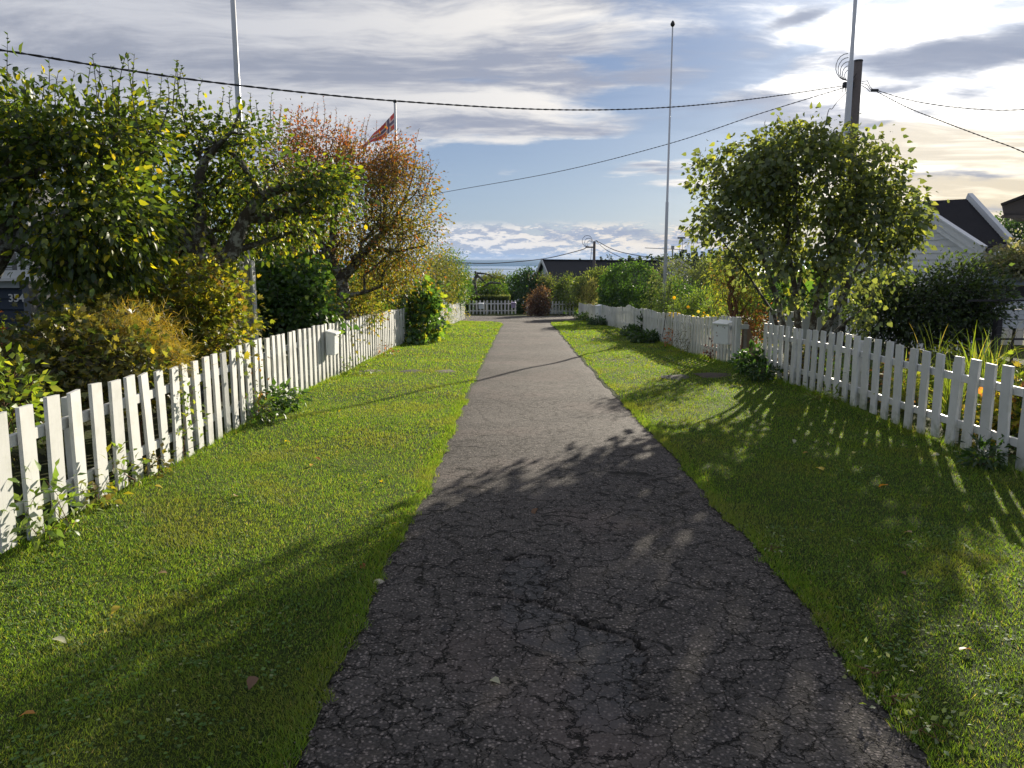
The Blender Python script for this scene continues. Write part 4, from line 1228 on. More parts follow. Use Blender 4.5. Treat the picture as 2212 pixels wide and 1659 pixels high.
def gab(z):
    top = zr - .12; y_near = A0[1] - (top - z) / kf; y_far = A0[1] + (top - z) / kb
    y_near = max(y_near, ya1); y_far = min(y_far, ya0)
    return ((ya0 - y_far) / (ya0 - ya1), max(0.0, (ya0 - y_near) / (ya0 - ya1)))


lap_wall(hr, (X0 + .28, ya0), (X0 + .28, ya1), base, zr - .12, WPL, .17, gab, out=(-1, 0, 0))
MB().prism([(X0 + .30, ya1, base), (X0 + .30, ya1, zeav - .1), (X0 + .30, A0[1], zr - .2), (X0 + .30, ya0, zb_ - .15), (X0 + .30, ya0, base)], (.12, 0, 0)).build('wall', WPL, hr)
lap_wall(hr, (X0 + .28, ya1), (A1[0] - .1, ya1), base, zeav - .1, WPL, .17)
MB().box((X0 + .33, ya1 - .02, (base + zeav) / 2 - .1), (.10, .10, zeav - base - .2)).build('corner_board', WPL, hr)
nrm = np.cross(B0 - A0, A1 - A0); nu_ = nrm / np.linalg.norm(nrm); nu_ = nu_ if nu_[2] > 0 else -nu_
MB().prism([A0, B0, B1, A1], -nu_ * .10).build('roof', ROOF, hr)
MB().prism([A0 + (0, .01, 0), C0, C1, A1 + (0, .01, 0)], (0, 0, -.10)).build('roof', ROOF, hr)
mb = MB(); NR = 17; tabs = 12
for i in range(NR):
    f0, f1 = i / NR, min((i + 1.10) / NR, 1)
    for k in range(tabs):
        g0, g1 = k / tabs, (k + .965) / tabs
        def Q(f, g):
            l = A0 + (B0 - A0) * f; r_ = A1 + (B1 - A1) * f; return l + (r_ - l) * g
        lift0, lift1 = .006, .014 + .003 * ((k * 7 + i * 3) % 3)
        vs = [Q(f0, g0) + nu_ * lift0, Q(f0, g1) + nu_ * lift0, Q(f1, g1) + nu_ * lift1, Q(f1, g0) + nu_ * lift1]
        mb.add(vs + [vs[3] - nu_ * .010, vs[2] - nu_ * .010], [(0, 1, 2, 3), (3, 2, 5, 4)])
tag(mb.build('shingles', ROOF, hr), kind='stuff')
for (p_, q_) in ((A0, B0), (A0, C0)):
    MB().beam(p_ + (-.03, 0, -.09), q_ + (-.03, 0, -.09), .035, .19).build('bargeboard', WPL, hr)
    MB().beam(p_ + (.03, 0, -.27), q_ + (.03, 0, -.27), .03, .17).build('bargeboard', WPL, hr)
    MB().beam(p_ + (-.02, 0, .03), q_ + (-.02, 0, .03), .13, .035).build('verge_trim', WPL, hr)
    MB().beam(p_ + (.17, 0, -.12), q_ + (.17, 0, -.12), .26, .02).build('soffit', WPL, hr)
MB().beam(A1 + (.05, 0, .06), B1 + (.05, 0, .06), .12, .20).build('bargeboard', WPL, hr)
MB().beam(B0 + (.05, -.05, -.06), B1 + (.05, -.05, -.06), .10, .09).build('gutter', GREYW, hr)
# far right low roof line
lr = empty('house', P(2240, 640, 27), 'low building edge with white roof trim at the right margin behind the pale shrub', 'house')
f0 = P(2178, 527, 21.5); f1 = P(2330, 533, 20)
MB().beam(f0, f1, .3, .10).build('roof_trim', WPL, lr); MB().beam(f0 + (0, .0, -.22), f1 + (0, 0, -.22), .4, .24).build('eave', ROOF, lr)
MB().box(((f0[0] + f1[0]) / 2 + .3, f0[1] + 2.2, gz(12, 22) + .8), (f1[0] - f0[0], 3, 2.0)).build('wall', WPL, lr)
# dark roofed building at the right edge
dr = empty('house', foot(2250, 19), 'dark eave of a building cut by the right edge above the hedge', 'house')
e0 = P(2164, 444, 19.5); e1 = P(2300, 392, 18); e2 = P(2168, 466, 19.5); e3 = P(2300, 468, 18)
DKW = simple('dark_stained_wood', (.035, .032, .035), .8, scale=12, var=.3)
MB().prism([e0, e1, e3, e2], (2.3, 3.0, 0)).build('gable', DKW, dr); MB().beam(e0 + (0, -.05, .02), e1 + (0, -.05, .02), .16, .06).build('roof_edge', ROOF, dr)
MB().beam(e2 + (0, 0, -.02), e3 + (0, 0, -.02), .12, .08).build('gutter', DKW, dr)
MB().box((e3[0] + 2.6, e3[1] + 2, (gz(12, 18) + e3[2]) / 2), (.8, 3, e3[2] - gz(12, 18))).build('wall', DKW, dr)

# garden shed with pale wall right edge, wire netting in front
sh = empty('shed', foot(2200, 16.4), 'low pale greenhouse shed with dark band at the right edge, behind wire netting', 'shed')
GRY = simple('pale_grey_board', (.52, .54, .56), .6, scale=4, var=.12)
zz0 = 16.4
def shp(vx, vy): return P(vx, vy, zz0)
for nm, y0_, y1_, m_, th in (('roof_panel', 598, 616, simple('blue_grey_panel', (.24, .28, .34), .4), .10), ('dark_band', 618, 640, DKW, .06), ('wall_board', 642, 668, GRY, .03), ('wall_board', 670, 690, GRY, .03), ('wall_board', 692, 709, GRY, .03)):
    a = shp(2125, y0_); b_ = shp(2420, y0_); c_ = shp(2420, y1_); d_ = shp(2125, y1_); MB().prism([a, b_, c_, d_], (0, th + .3, 0)).build(nm, m_, sh)
MB().beam(shp(2125, 641) + (0, -.05, 0), shp(2420, 641) + (0, -.05, 0), .04, .03).build('batten', DKW, sh)
nt = empty('wire_netting', foot(2150, 14.5), 'hexagonal wire netting on a dark post beside the pale shed', 'netting')
npst = foot(2145, 14.5); MB().box((npst[0], npst[1], npst[2] + .46), (.12, .12, 1.0), .2).build('post', DKW, nt, bevel=.01)
WIRE = simple('grey_wire', (.16, .16, .16), .5, metal=.6)
mb = MB(); s_ = .085
for i in range(26):
    for j in range(5):
        cx = npst[0] + i * s_ * 1.5; cz = npst[2] + .62 + (j + (.5 if i % 2 else 0)) * s_ * 1.732
        pts = [np.array([cx + s_ * math.cos(R(a)), npst[1] - .07, cz + s_ * math.sin(R(a))]) for a in (0, 60, 120, 180)]
        for a_, b_ in zip(pts[:-1], pts[1:]): mb.beam(a_, b_, .004, .004, (0.0, 1, 0.01))
tag(mb.build('mesh_wire', WIRE, nt), kind='stuff')
for f in (.60, 1.32): MB().beam((npst[0] - .6, npst[1], npst[2] + f), (npst[0] + 3.4, npst[1], npst[2] + f), .04, .035).build('rail', DKW, nt)

# left dark blue house with number ---------------------------------
lz = 12.0; ly = foot(20, lz)[1]
def LX(vx, vy): zz = height_at(ly, vy); return x_at(vx, ly, zz), zz
xc, _ = LX(66, 640); lb = gz(xc, ly)
lh = empty('house', (xc, ly, lb), 'dark blue weatherboarded house with white window and house number at the left edge', 'house')
ztop = height_at(ly, 395)
lap_wall(lh, (xc - 4.0, ly), (xc - .06, ly), lb, ztop, BPL, .165, t=.03)
MB().box((xc - 2.05, ly + 2.05, (lb + ztop) / 2), (4.0, 4.0, ztop - lb)).build('wall', BPL, lh)
MB().box((xc - .02, ly - .03, (lb + ztop) / 2 - .3), (.10, .10, ztop - lb - .6)).build('corner_board', simple('grey_blue_trim', (.12, .13, .14), .6), lh)
MB().prism([(xc - 4.3, ly - .5, ztop), (xc + .4, ly - .5, ztop), (xc + .4, ly + 2.2, ztop + 1.0), (xc - 4.3, ly + 2.2, ztop + 1.0)], (0, 0, .12)).build('roof', ROOF, lh)
wA = LX(-190, 592); wB = LX(58, 440); ww = wB[0] - wA[0]; wh = wB[1] - wA[1]; wcx = (wA[0] + wB[0]) / 2; wcz = (wA[1] + wB[1]) / 2
wn = MB().box((wcx, ly - .045, wcz), (ww - .12, .02, wh - .12)).build('window', GLASS, lh)
for x_, w_ in ((wA[0], .11), (wB[0], .11), (wcx + ww * .27, .05), (wcx - ww * .27, .05)): MB().box((x_, ly - .08, wcz), (w_, .07, wh + .1)).build('frame', PAINT, wn, bevel=.004)
MB().box((wB[0] - .16, ly - .07, wcz), (.05, .05, wh)).build('frame', PAINT, wn, bevel=.004)
for z_, h_ in ((wA[1], .12), (wB[1], .10), (wcz - wh * .18, .04)): MB().box((wcx, ly - .083, z_), (ww + .16, .08, h_)).build('frame', PAINT, wn, bevel=.004)
MB().box((wcx, ly - .12, wA[1] - .08), (ww + .24, .16, .04)).build('sill', PAINT, wn)
mb = MB()
for k in range(24): mb.box((wB[0] - .45 + .0, ly - .058, wA[1] + .08 + k * .035), (.34, .006, .022))
mb.build('blind', CURT, wn)
bA = LX(-190, 620); bB = LX(50, 607); MB().box(((bA[0] + bB[0]) / 2, ly - .07, (bA[1] + bB[1]) / 2), (bB[0] - bA[0], .06, .11)).build('trim_board', simple('grey_trim', (.34, .36, .35), .6), lh)
# number 354
nx, nz = LX(43, 651); fc = bpy.data.curves.new('house_number', 'FONT'); fc.body = '354'; fc.size = .165; fc.extrude = .008; fc.align_x = 'CENTER'; fc.offset = .002
fo = bpy.data.objects.new('house_number', fc); col.objects.link(fo); fo.parent = lh
fo.location = [nx - lh.location[0], ly - .075 - lh.location[1], nz - lh.location[2]]; fo.rotation_euler = (R(90), 0, 0); fc.materials.append(simple('pale_metal', (.62, .62, .6), .4))
bpy.context.view_layer.update()
_dg = bpy.context.evaluated_depsgraph_get(); _me = bpy.data.meshes.new_from_object(fo.evaluated_get(_dg))
fn = bpy.data.objects.new('number_plate_digits', _me); col.objects.link(fn); fn.parent = lh; fn.location = fo.location; fn.rotation_euler = fo.rotation_euler; fn.name = 'house_digits'
bpy.data.objects.remove(fo)

# centre far house with dark roof ----------------------------------
ch = empty('house', foot(1250, 62), 'house with broad black roof and pale gable trim beyond the centre hedges', 'house')
r0 = P(1170, 563, 64); r1 = P(1420, 566, 60); ez = height_at(60, 640)
s0 = P(1163, 600, 60.5); BLK = simple('black_roof', (.022, .021, .024), .7, scale=2, var=.3)
f_a = r0 + (0, 0, 0); f_b = r1
lo0 = r0 + np.array([1.2, -3.4, -3.2]); lo1 = r1 + np.array([1.2, -3.4, -3.2])
MB().prism([r0, r1, lo1, lo0], (0, .15, .12)).build('roof', BLK, ch)
bk0 = r0 + np.array([-1.2, 3.4, -3.2]); bk1 = r1 + np.array([-1.2, 3.4, -3.2]); MB().prism([r0, r1, bk1, bk0], (0, -.1, .12)).build('roof', BLK, ch)
MB().prism([r0 + (.3, 0, -.2), lo0 + (.3, 0, .1), lo0 + (.3, 0, -3), bk0 + (.3, 0, -3), bk0 + (.3, 0, .1)], (.12, 0, 0)).build('wall', GRY, ch)
MB().beam(r0 + (0, 0, .05), lo0 + (0, 0, .05), .08, .22).build('bargeboard', PAINT, ch); MB().beam(r0 + (0, 0, .05), bk0 + (0, 0, .05), .08, .22).build('bargeboard', PAINT, ch)
gh = empty('house', foot(1450, 48), 'gable roof edge with white trim behind the grey-green bush', 'house')
q0 = P(1436, 582, 46); q1 = P(1466, 560, 47); q2 = P(1500, 586, 47)
MB().prism([q0, q1, q1 + (0.8, 6, 0), q0 + (.8, 6, 0)], (0, 0, -.1)).build('roof', ROOF, gh); MB().prism([q1, q2, q2 + (.8, 6, 0), q1 + (.8, 6, 0)], (0, 0, -.1)).build('roof', ROOF, gh)
MB().beam(q0 + (0, -.05, 0), q1 + (0, -.05, 0), .05, .14).build('bargeboard', PAINT, gh); MB().beam(q1 + (0, -.05, 0), q2 + (0, -.05, 0), .05, .14).build('bargeboard', PAINT, gh)
MB().prism([q0 + (.1, .2, -.1), q1 + (0, .2, -.1), q2 + (-.1, .2, -.1), q2 + (-.1, .2, -2.4), q0 + (.1, .2, -2.4)], (0, .1, 0)).build('wall', GRY, gh)

# crane and light masts on the far ridge
STEEL = simple('crane_steel', (.35, .33, .30), .6); cz = 420.0
cr = empty('crane', P(1453, 552, cz), 'tiny pale tower crane on the far skyline behind the slim flagpole', 'crane')
ja, jb = P(1393, 535.5, cz), P(1478, 539.5, cz); MB().beam(ja, jb, .2, .35).build('jib', STEEL, cr)
jt = P(1453, 539, cz); MB().beam(jt, jt - (0, 0, 14), .7, .7, (0, 1, 0)).build('mast', STEEL, cr); MB().beam(jt, jt + (0, 0, 2), 1.5, 1.5, (0, 1, 0)).build('cab', STEEL, cr)
MB().box(jb - (0, 0, .8), (3, 1.5, 1.8)).build('counterweight', DARKM, cr)
for vx, vt in ((1472, 515), (1560, 522)):
    tp = P(vx, vt, 300); e = empty('light_mast', tp - (0, 0, 16), 'distant floodlight mast ' + ('left of the lilac crown' if vx < 1500 else 'seen through the lilac leaves'), 'mast', 'floodlight masts on the far ridge')
    for sx in (-.5, .5): MB().tube([tp + (sx, 0, 0), tp + (sx, 0, -16)], .10, 5).build('pole', STEEL, e)
    MB().box(tp + (0, 0, .2), (3, .6, .6)).build('lamp_bar', DARKM, e)


# ================================================================== VEGETATION
def L_(*pts):
    """limb through picture points (vx, vy, z, radius)"""
    return [(P(a, b, c), r_) for a, b, c, r_ in pts]


def shoots_px(lst, z, r, dz=.5):
    out = []
    for (x0_, y0_, x1_, y1_) in lst:
        zz = z + r.uniform(-dz, dz); out.append((P(x0_, y0_, zz), P(x1_, y1_, zz)))
    return out


rs = random.Random(5)
# --- near apple tree, left edge
fr = foot(-40, 8.2)
sh1 = [(x_, 290 - rs.uniform(0, 40), x_ + rs.uniform(-26, 16), y_ + rs.uniform(-8, 25)) for x_, y_ in ((60, 150), (100, 100), (135, 130), (185, 140), (215, 105), (232, 150), (262, 98), (283, 120), (310, 145), (30, 150), (85, 170), (160, 170), (345, 150), (372, 128), (402, 132), (12, 130), (14, 68), (45, 140), (125, 150), (148, 160), (205, 150), (250, 130), (300, 130), (325, 160))]
plant('apple_tree', 'large-leaved apple tree at the left edge, yellowing leaves and upright shoots crossing the cable', 'tree',
      [E(70, 315, 7.8, 190, 100, .9), E(235, 345, 8.0, 115, 105, .8), E(190, 460, 7.8, 115, 70, .9), E(260, 470, 8.0, 105, 85, .8), E(180, 570, 8.4, 70, 45, .5), E(-60, 320, 7.6, 150, 110, .9), E(210, 280, 8.2, 120, 50, .6), E(210, 560, 8.4, 100, 50, .6)],
      fr, APPLE, .085, 760, 17, 'ovate', 21, [L_((-40, 620, 8.2, .12), (20, 520, 8.1, .09), (60, 400, 8.0, .06), (130, 320, 8.0, .03)), [('from', 2)] + L_((120, 480, 8.0, .05), (200, 430, 8.0, .035), (290, 340, 8.1, .018))],
      LEAFG, BARK, .14, .004, .15, .45, hole=.30, shoots=shoots_px(sh1, 8.0, rs), parts=300, upn=.3, width=.88)
# --- old gnarled apple tree
fr = foot(455, 10.6)
sh2 = [(x_, y0_, x_ + rs.uniform(-14, 14), y_) for x_, y0_, y_ in ((345, 240, 160), (380, 230, 140), (400, 230, 150), (330, 240, 150), (470, 260, 190), (500, 250, 188), (545, 250, 200), (560, 260, 215), (585, 280, 200), (430, 240, 170), (520, 260, 215))]
plant('apple_tree', 'old gnarled apple tree with bare lichened limbs behind the yellow currant bush', 'tree',
      [E(350, 310, 10.3, 80, 55, .8), E(430, 275, 10.6, 60, 30, .6), E(560, 285, 10.6, 55, 35, .6), E(600, 400, 10.6, 90, 60, .7), E(700, 430, 11.0, 70, 50, .6), E(330, 430, 10.6, 110, 90, .9), E(470, 440, 11.0, 90, 60, .8), E(400, 520, 11.2, 130, 60, .8), E(600, 500, 11.4, 90, 40, .6), E(480, 350, 11.0, 90, 60, .6), E(720, 395, 11, 40, 30, .4)],
      fr, APPLE, .080, 640, 14, 'ovate', 22,
      [L_((455, 640, 10.6, .17), (452, 590, 10.6, .15), (425, 540, 10.5, .12), (432, 470, 10.4, .095), (428, 400, 10.4, .075), (440, 350, 10.4, .06), (470, 315, 10.4, .05), (500, 285, 10.3, .03), (520, 240, 10.3, .018)),
       [('from', 2)] + L_((500, 545, 10.6, .12), (530, 470, 10.6, .09), (565, 425, 10.6, .075), (610, 405, 10.7, .06), (650, 410, 10.9, .045), (700, 405, 11.0, .03), (740, 420, 11, .015)),
       [('from', 12)] + L_((545, 390, 10.5, .05), (520, 350, 10.5, .045), (490, 320, 10.5, .03), (440, 300, 10.4, .02)),
       [('from', 2)] + L_((390, 500, 10.4, .09), (340, 450, 10.3, .07), (310, 400, 10.3, .045), (330, 320, 10.3, .025)),
       [('from', 11)] + L_((590, 470, 10.8, .06), (640, 450, 11, .04), (690, 460, 11, .02))],
      LEAFG, BARK, .17, .0035, .13, .5, hole=.36, shoots=shoots_px(sh2, 10.5, rs), parts=200)
# --- red-leaved tree


def red_top(Pn, C, r):
    v = np.array([CY - FOC * ((p[2] - CAMZ) * math.cos(PITCH) + p[1] * math.sin(PITCH)) / (p[1] * math.cos(PITCH) - (p[2] - CAMZ) * math.sin(PITCH)) for p in Pn])
    h = Pn[:, 2] - gz(-5, 15)
    f = np.clip((h - 3.5) / 1.2 + (r.random(len(Pn)) - .5) * .8, 0, 1)[:, None]
    return C * (1 - f) + pal_colors(len(Pn), REDDY, r) * f


fr = foot(735, 17.0); sh3 = []
for x_ in range(590, 930, 10):
    ytop = np.interp(x_, [590, 620, 700, 750, 800, 850, 905, 930], [235, 225, 215, 250, 260, 275, 285, 330]) + rs.uniform(-14, 30); sh3.append((x_ - 6, ytop + 95, x_ + rs.uniform(-9, 9), ytop))
sh3 += [(915, 440, 950, 350), (925, 470, 960, 430), (900, 400, 930, 345), (930, 480, 965, 460)]
plant('serviceberry_tree', 'autumn tree with rusty red top and olive leaves on the left, before the pennant pole', 'tree',
      [E(690, 335, 17.0, 95, 55, 1.2), E(800, 350, 17.0, 90, 50, 1.2), E(740, 400, 17.0, 150, 80, 1.4), E(855, 420, 17.0, 85, 80, 1.2), E(640, 400, 17.3, 80, 90, 1.0), E(610, 500, 18.5, 80, 80, 1.0), E(575, 470, 19, 50, 60, .9), E(880, 500, 17.0, 70, 60, 1.0), E(660, 500, 17.5, 110, 60, 1.1), E(800, 520, 17.3, 110, 60, 1.1), E(840, 580, 17.3, 80, 45, .9), E(640, 285, 17.1, 40, 30, .6)],
      fr, OLIVE, .066, 1450, 24, 'mid', 23,
      [L_((742, 640, 17.0, .15), (738, 600, 17.0, .13), (715, 560, 16.9, .11), (690, 520, 16.9, .07), (650, 450, 16.9, .05), (640, 360, 16.9, .03)),
       [('from', 2)] + L_((765, 575, 17.0, .10), (800, 530, 17.0, .08), (850, 480, 17.0, .055), (880, 420, 17.0, .035), (900, 350, 17.0, .015)),
       [('from', 3)] + L_((720, 480, 16.9, .06), (740, 400, 16.9, .045), (760, 320, 16.9, .02)),
       [('from', 8)] + L_((850, 545, 17.1, .045), (920, 530, 17.1, .02))],
      LEAF, BARK, .16, .0035, .18, .4, hole=.28, shell=.3, shoots=shoots_px(sh3, 17.0, rs), colfun=red_top)
plant('tree', 'dark leafy tree filling the gap behind the old gnarled apple tree', 'tree', [E(380, 470, 17.5, 110, 110, 1.2), E(470, 540, 18, 120, 70, 1.2), E(300, 520, 18, 120, 90, 1.2)], foot(400, 18), DEEP + OLIVE[:1], .085, 620, 16, 'mid', 130, None, LEAF, BARK, .09, .004, .19, .4)
# --- currant shrubs over the left fence
plant('currant_bush', 'bright yellow-green currant bush rising over the left fence below the old apple tree', 'shrub',
      [E(430, 640, 9.6, 90, 70, .7), E(370, 690, 9.4, 110, 70, .7), E(470, 710, 9.4, 65, 60, .6), E(330, 620, 9.8, 60, 50, .5), E(440, 760, 9.2, 80, 40, .5)],
      foot(420, 9.6), YELLOW, .062, 420, 17, 'lobed', 24, None, LEAF, BARK, .03, .003, .12, .25, parts=150, upn=.6)
plant('currant_bush', 'brownish autumn currant bush behind the near left fence pickets', 'shrub',
      [E(180, 765, 7.2, 110, 65, .6), E(50, 780, 7.4, 80, 60, .6), E(230, 790, 7.0, 120, 60, .5), E(100, 840, 6.6, 120, 60, .5), E(170, 690, 7.8, 70, 45, .5), E(330, 820, 7.6, 60, 35, .4), E(20, 900, 6.0, 90, 60, .4)],
      foot(160, 7.1), BROWNY, .058, 480, 17, 'lobed', 25, None, LEAF, BARK, .025, .0025, .11, .2, parts=200, upn=.6)
plant('shrub', 'fresh light green leafy stems at the left edge behind the first pickets', 'shrub',
      [E(20, 840, 5.6, 55, 55, .3), E(50, 900, 5.4, 40, 40, .25), E(-30, 900, 5.4, 60, 80, .3)], foot(10, 5.6),
      [(4, (.13, .20, .02)), (2, (.20, .24, .03)), (1, (.07, .12, .02))], .085, 70, 8, 'narrow', 26, None, LEAF, BARKR, .015, .003, .09, .1, width=1.9, parts=60)
plant('shrub', 'dark glossy shrub in shade under the big apple tree by the blue house', 'shrub',
      [E(225, 610, 10.2, 95, 85, .8), E(175, 690, 9.6, 40, 50, .4), E(300, 590, 11.5, 110, 70, .7), E(250, 690, 9.9, 90, 50, .6)], foot(170, 10),
      DEEP, .080, 330, 14, 'ovate', 27, None, LEAFG, BARK, .05, .003, .14, .4, parts=80)


# --- golden feathery asparagus
def feathery(label, ells, root, pal, n, seed, L=.09, w=.004):
    r = np.random.default_rng(seed); e = empty('asparagus_fern', root, label, 'plant'); att_ = sample_env(ells, 150, r, .3)
    A, pr, tips = grow([np.array(root)], [-1], att_, r, .5); rad = wood_geo(A, pr, .0015, .012)
    g = edges_to_tubes(A, pr, rad, lambda q: True, 4); link_mesh('stems', g[0], g[1], BARKR, e)
    b_ = np.repeat(att_, n, 0) + r.normal(size=(150 * n, 3)) * .085; D = unit(r.normal(size=b_.shape) + [0, 0, .5]); S = L * (.4 + .8 * r.random(len(b_)))
    V, F = leaf_geo(b_, D, r.normal(size=b_.shape), S, 'blade', w / .14 / L * 1.0)
    tag(link_mesh('fronds', V, F, LEAF, e, np.repeat(pal_colors(len(b_), pal, r), 3, 0)), kind='stuff')


feathery('golden feathery asparagus plume standing between the currant bushes', [E(292, 700, 7.3, 34, 30, .25), E(325, 725, 7.3, 55, 38, .3), E(370, 760, 7.4, 35, 22, .2), E(262, 740, 7.3, 32, 45, .25)], foot(310, 7.35),
         [(4, (.34, .24, .03)), (3, (.24, .20, .04)), (2, (.13, .14, .03))], 55, 28)
# --- lilac dark glossy
plant('lilac_bush', 'dark glossy-leaved lilac bush behind the fence, right of the left flagpole', 'shrub',
      [E(625, 620, 14.4, 75, 60, .7), E(650, 680, 14.5, 75, 50, .7), E(590, 680, 14.4, 45, 60, .5), E(660, 720, 14.2, 40, 25, .4)], foot(630, 14.5),
      [(5, (.038, .085, .018)), (2, (.06, .13, .022)), (1, (.12, .19, .03))], .105, 340, 13, 'heart', 29,
      [L_((600, 740, 14.4, .03), (590, 690, 14.4, .025)), L_((640, 740, 14.4, .03), (660, 660, 14.4, .02))], LEAFG, BARK, .04, .004, .14, .5, parts=180)
plant('hydrangea', 'yellow-green shrub with faded flower heads drooping over the left fence past the mailbox', 'shrub',
      [E(765, 630, 18.0, 55, 32, .5), E(790, 670, 17.8, 35, 30, .35), E(720, 660, 17.6, 50, 40, .5), E(800, 690, 17.2, 20, 24, .2)], foot(765, 18.0),
      [(3, (.16, .18, .03)), (2, (.24, .22, .04)), (2, (.08, .12, .02)), (1, (.20, .13, .04))], .070, 230, 15, 'mid', 30, None, LEAF, BARK, .03, .003, .13, .3)
plant('shrub', 'dark leafy undergrowth behind the left fence between the hydrangea and the vine', 'shrub',
      [E(850, 650, 24, 60, 45, 1.0), E(700, 700, 15.8, 80, 40, .7), E(830, 600, 24, 70, 40, 1.0), E(880, 610, 27, 50, 45, 1.0)], foot(800, 20), OLIVE[:3] + [(3, (.05, .09, .02))], .085, 420, 15, 'mid', 31, None, LEAF, BARK, .05, .004, .2, .4)
plant('vine', 'big-leaved green vine mound spilling through the gap in the left fence', 'vine',
      [E(905, 690, 23.6, 32, 45, .5), E(920, 650, 23.8, 28, 30, .5), E(895, 735, 23.0, 22, 18, .3), E(935, 700, 24.5, 16, 22, .3)], foot(902, 23.8),
      [(4, (.06, .13, .03)), (2, (.10, .19, .03)), (1.2, (.24, .30, .03)), (.5, (.36, .28, .02)), (2, (.035, .07, .022))], .17, 150, 7, 'lobed', 32, None, LEAF, BARK, .03, .005, .16, .5, parts=200, upn=.3)
plant('shrub', 'brown-green bush past the vine on the left, dripping leaves over the far fence', 'shrub',
      [E(925, 610, 31, 40, 50, 1.0), E(960, 600, 35, 38, 45, 1.2), E(960, 650, 36, 24, 22, .8), E(945, 570, 33, 35, 35, 1)], foot(935, 31), OLIVE[:3] + [(2, (.07, .11, .025))], .10, 380, 15, 'narrow', 33, None, LEAF, BARK, .05, .004, .22, .5, width=1.5)
plant('tree', 'rounded green willow-like tree on the left beside the fjord view', 'tree',
      [E(975, 600, 40, 32, 42, 1.5), E(960, 575, 40, 40, 28, 1.3), E(985, 640, 40, 22, 25, 1.0)], foot(970, 40), GREEN, .14, 330, 15, 'narrow', 34, None, LEAF, BARK, .10, .006, .28, .5, width=1.4)
plant('wild_rose', 'straggly light plants with small yellow flowers in front of the far left fence', 'plant',
      [E(960, 690, 30.5, 14, 22, .3), E(975, 680, 34, 12, 14, .3), E(1004, 680, 41, 7, 20, .3)], foot(962, 30.6), [(3, (.14, .20, .05)), (2, (.22, .25, .09)), (1, (.6, .45, .03))], .05, 60, 12, 'mid', 35, None, LEAF, BARK, .01, .003, .1, .2)

# --- lilac tree right
LIL = [(5, (.110, .145, .052)), (3, (.15, .185, .055)), (2, (.065, .095, .036)), (1, (.24, .27, .06))]
fr = foot(1735, 13.54); sh4 = []
plant('lilac_tree', 'broad backlit lilac tree with many stems behind the near right fence', 'tree',
      [E(1560, 400, 13.36, 60, 80, .9), E(1620, 400, 13.54, 100, 105, 1.0), E(1690, 360, 13.54, 90, 80, 1.0), E(1540, 500, 13.18, 55, 60, .8), E(1730, 380, 13.73, 130, 110, 1.2), E(1840, 370, 13.73, 90, 95, 1.1), E(1880, 470, 13.54, 95, 105, 1.1), E(1740, 500, 13.54, 150, 90, 1.1), E(1640, 560, 13.18, 75, 60, .8), E(1860, 590, 12.99, 85, 60, .8), E(1930, 480, 13.36, 50, 60, .7), E(1890, 640, 12.63, 45, 40, .5), E(1865, 690, 12.26, 20, 22, .25), E(1945, 590, 12.81, 30, 30, .4), E(1730, 650, 12.99, 70, 25, .5)],
      fr, LIL, .092, 1050, 13, 'heart', 40,
      [L_((1700, 740, 13.36, .06), (1680, 650, 13.36, .05), (1650, 560, 13.36, .035), (1600, 470, 13.36, .02)), L_((1725, 730, 13.54, .07), (1720, 640, 13.54, .055), (1700, 520, 13.54, .04), (1690, 420, 13.54, .02)),
       L_((1750, 740, 13.54, .07), (1765, 650, 13.54, .055), (1790, 560, 13.54, .045), (1790, 440, 13.63, .02)), L_((1765, 745, 13.36, .08), (1800, 680, 13.18, .065), (1840, 600, 13.08, .05), (1890, 500, 13.18, .02)),
       L_((1790, 730, 13.36, .04), (1830, 695, 13.08, .032), (1880, 660, 12.81, .02)), L_((1690, 745, 13.45, .045), (1672, 680, 13.45, .03), (1620, 600, 13.27, .02), (1560, 520, 13.18, .012))],
      LEAF, BARK, .085, .004, .115, .8, hole=.36, hs=1.0, shell=.2, parts=300, upn=.3)
mb = MB(); rr_ = random.Random(9); lt = [o_ for o_ in scene.objects if o_.name == 'lilac_tree'][0]
for (x_, y_) in ((1640, 285), (1655, 270), (1690, 275), (1715, 262), (1728, 268), (1742, 275), (1760, 270), (1665, 290), (1840, 285), (1905, 330), (1925, 345), (1510, 335), (1775, 285), (1700, 290)):
    p0 = P(x_, y_ + 45, 13.63); p1 = P(x_ + rr_.uniform(-4, 4), y_ - 5, 13.63); mb.tube([p0, p1], [.004, .002], 4, False)
    for k in range(16):
        f = .35 + .65 * k / 16; q = p0 + (p1 - p0) * f; an = rr_.random() * 6.28; mb.tube([q, q + np.array([math.cos(an) * .06 * (1.2 - f), math.sin(an) * .06 * (1.2 - f), .05])], [.0025, .004], 3, False)
tag(mb.build('seed_heads', BARKR, lt), kind='stuff')

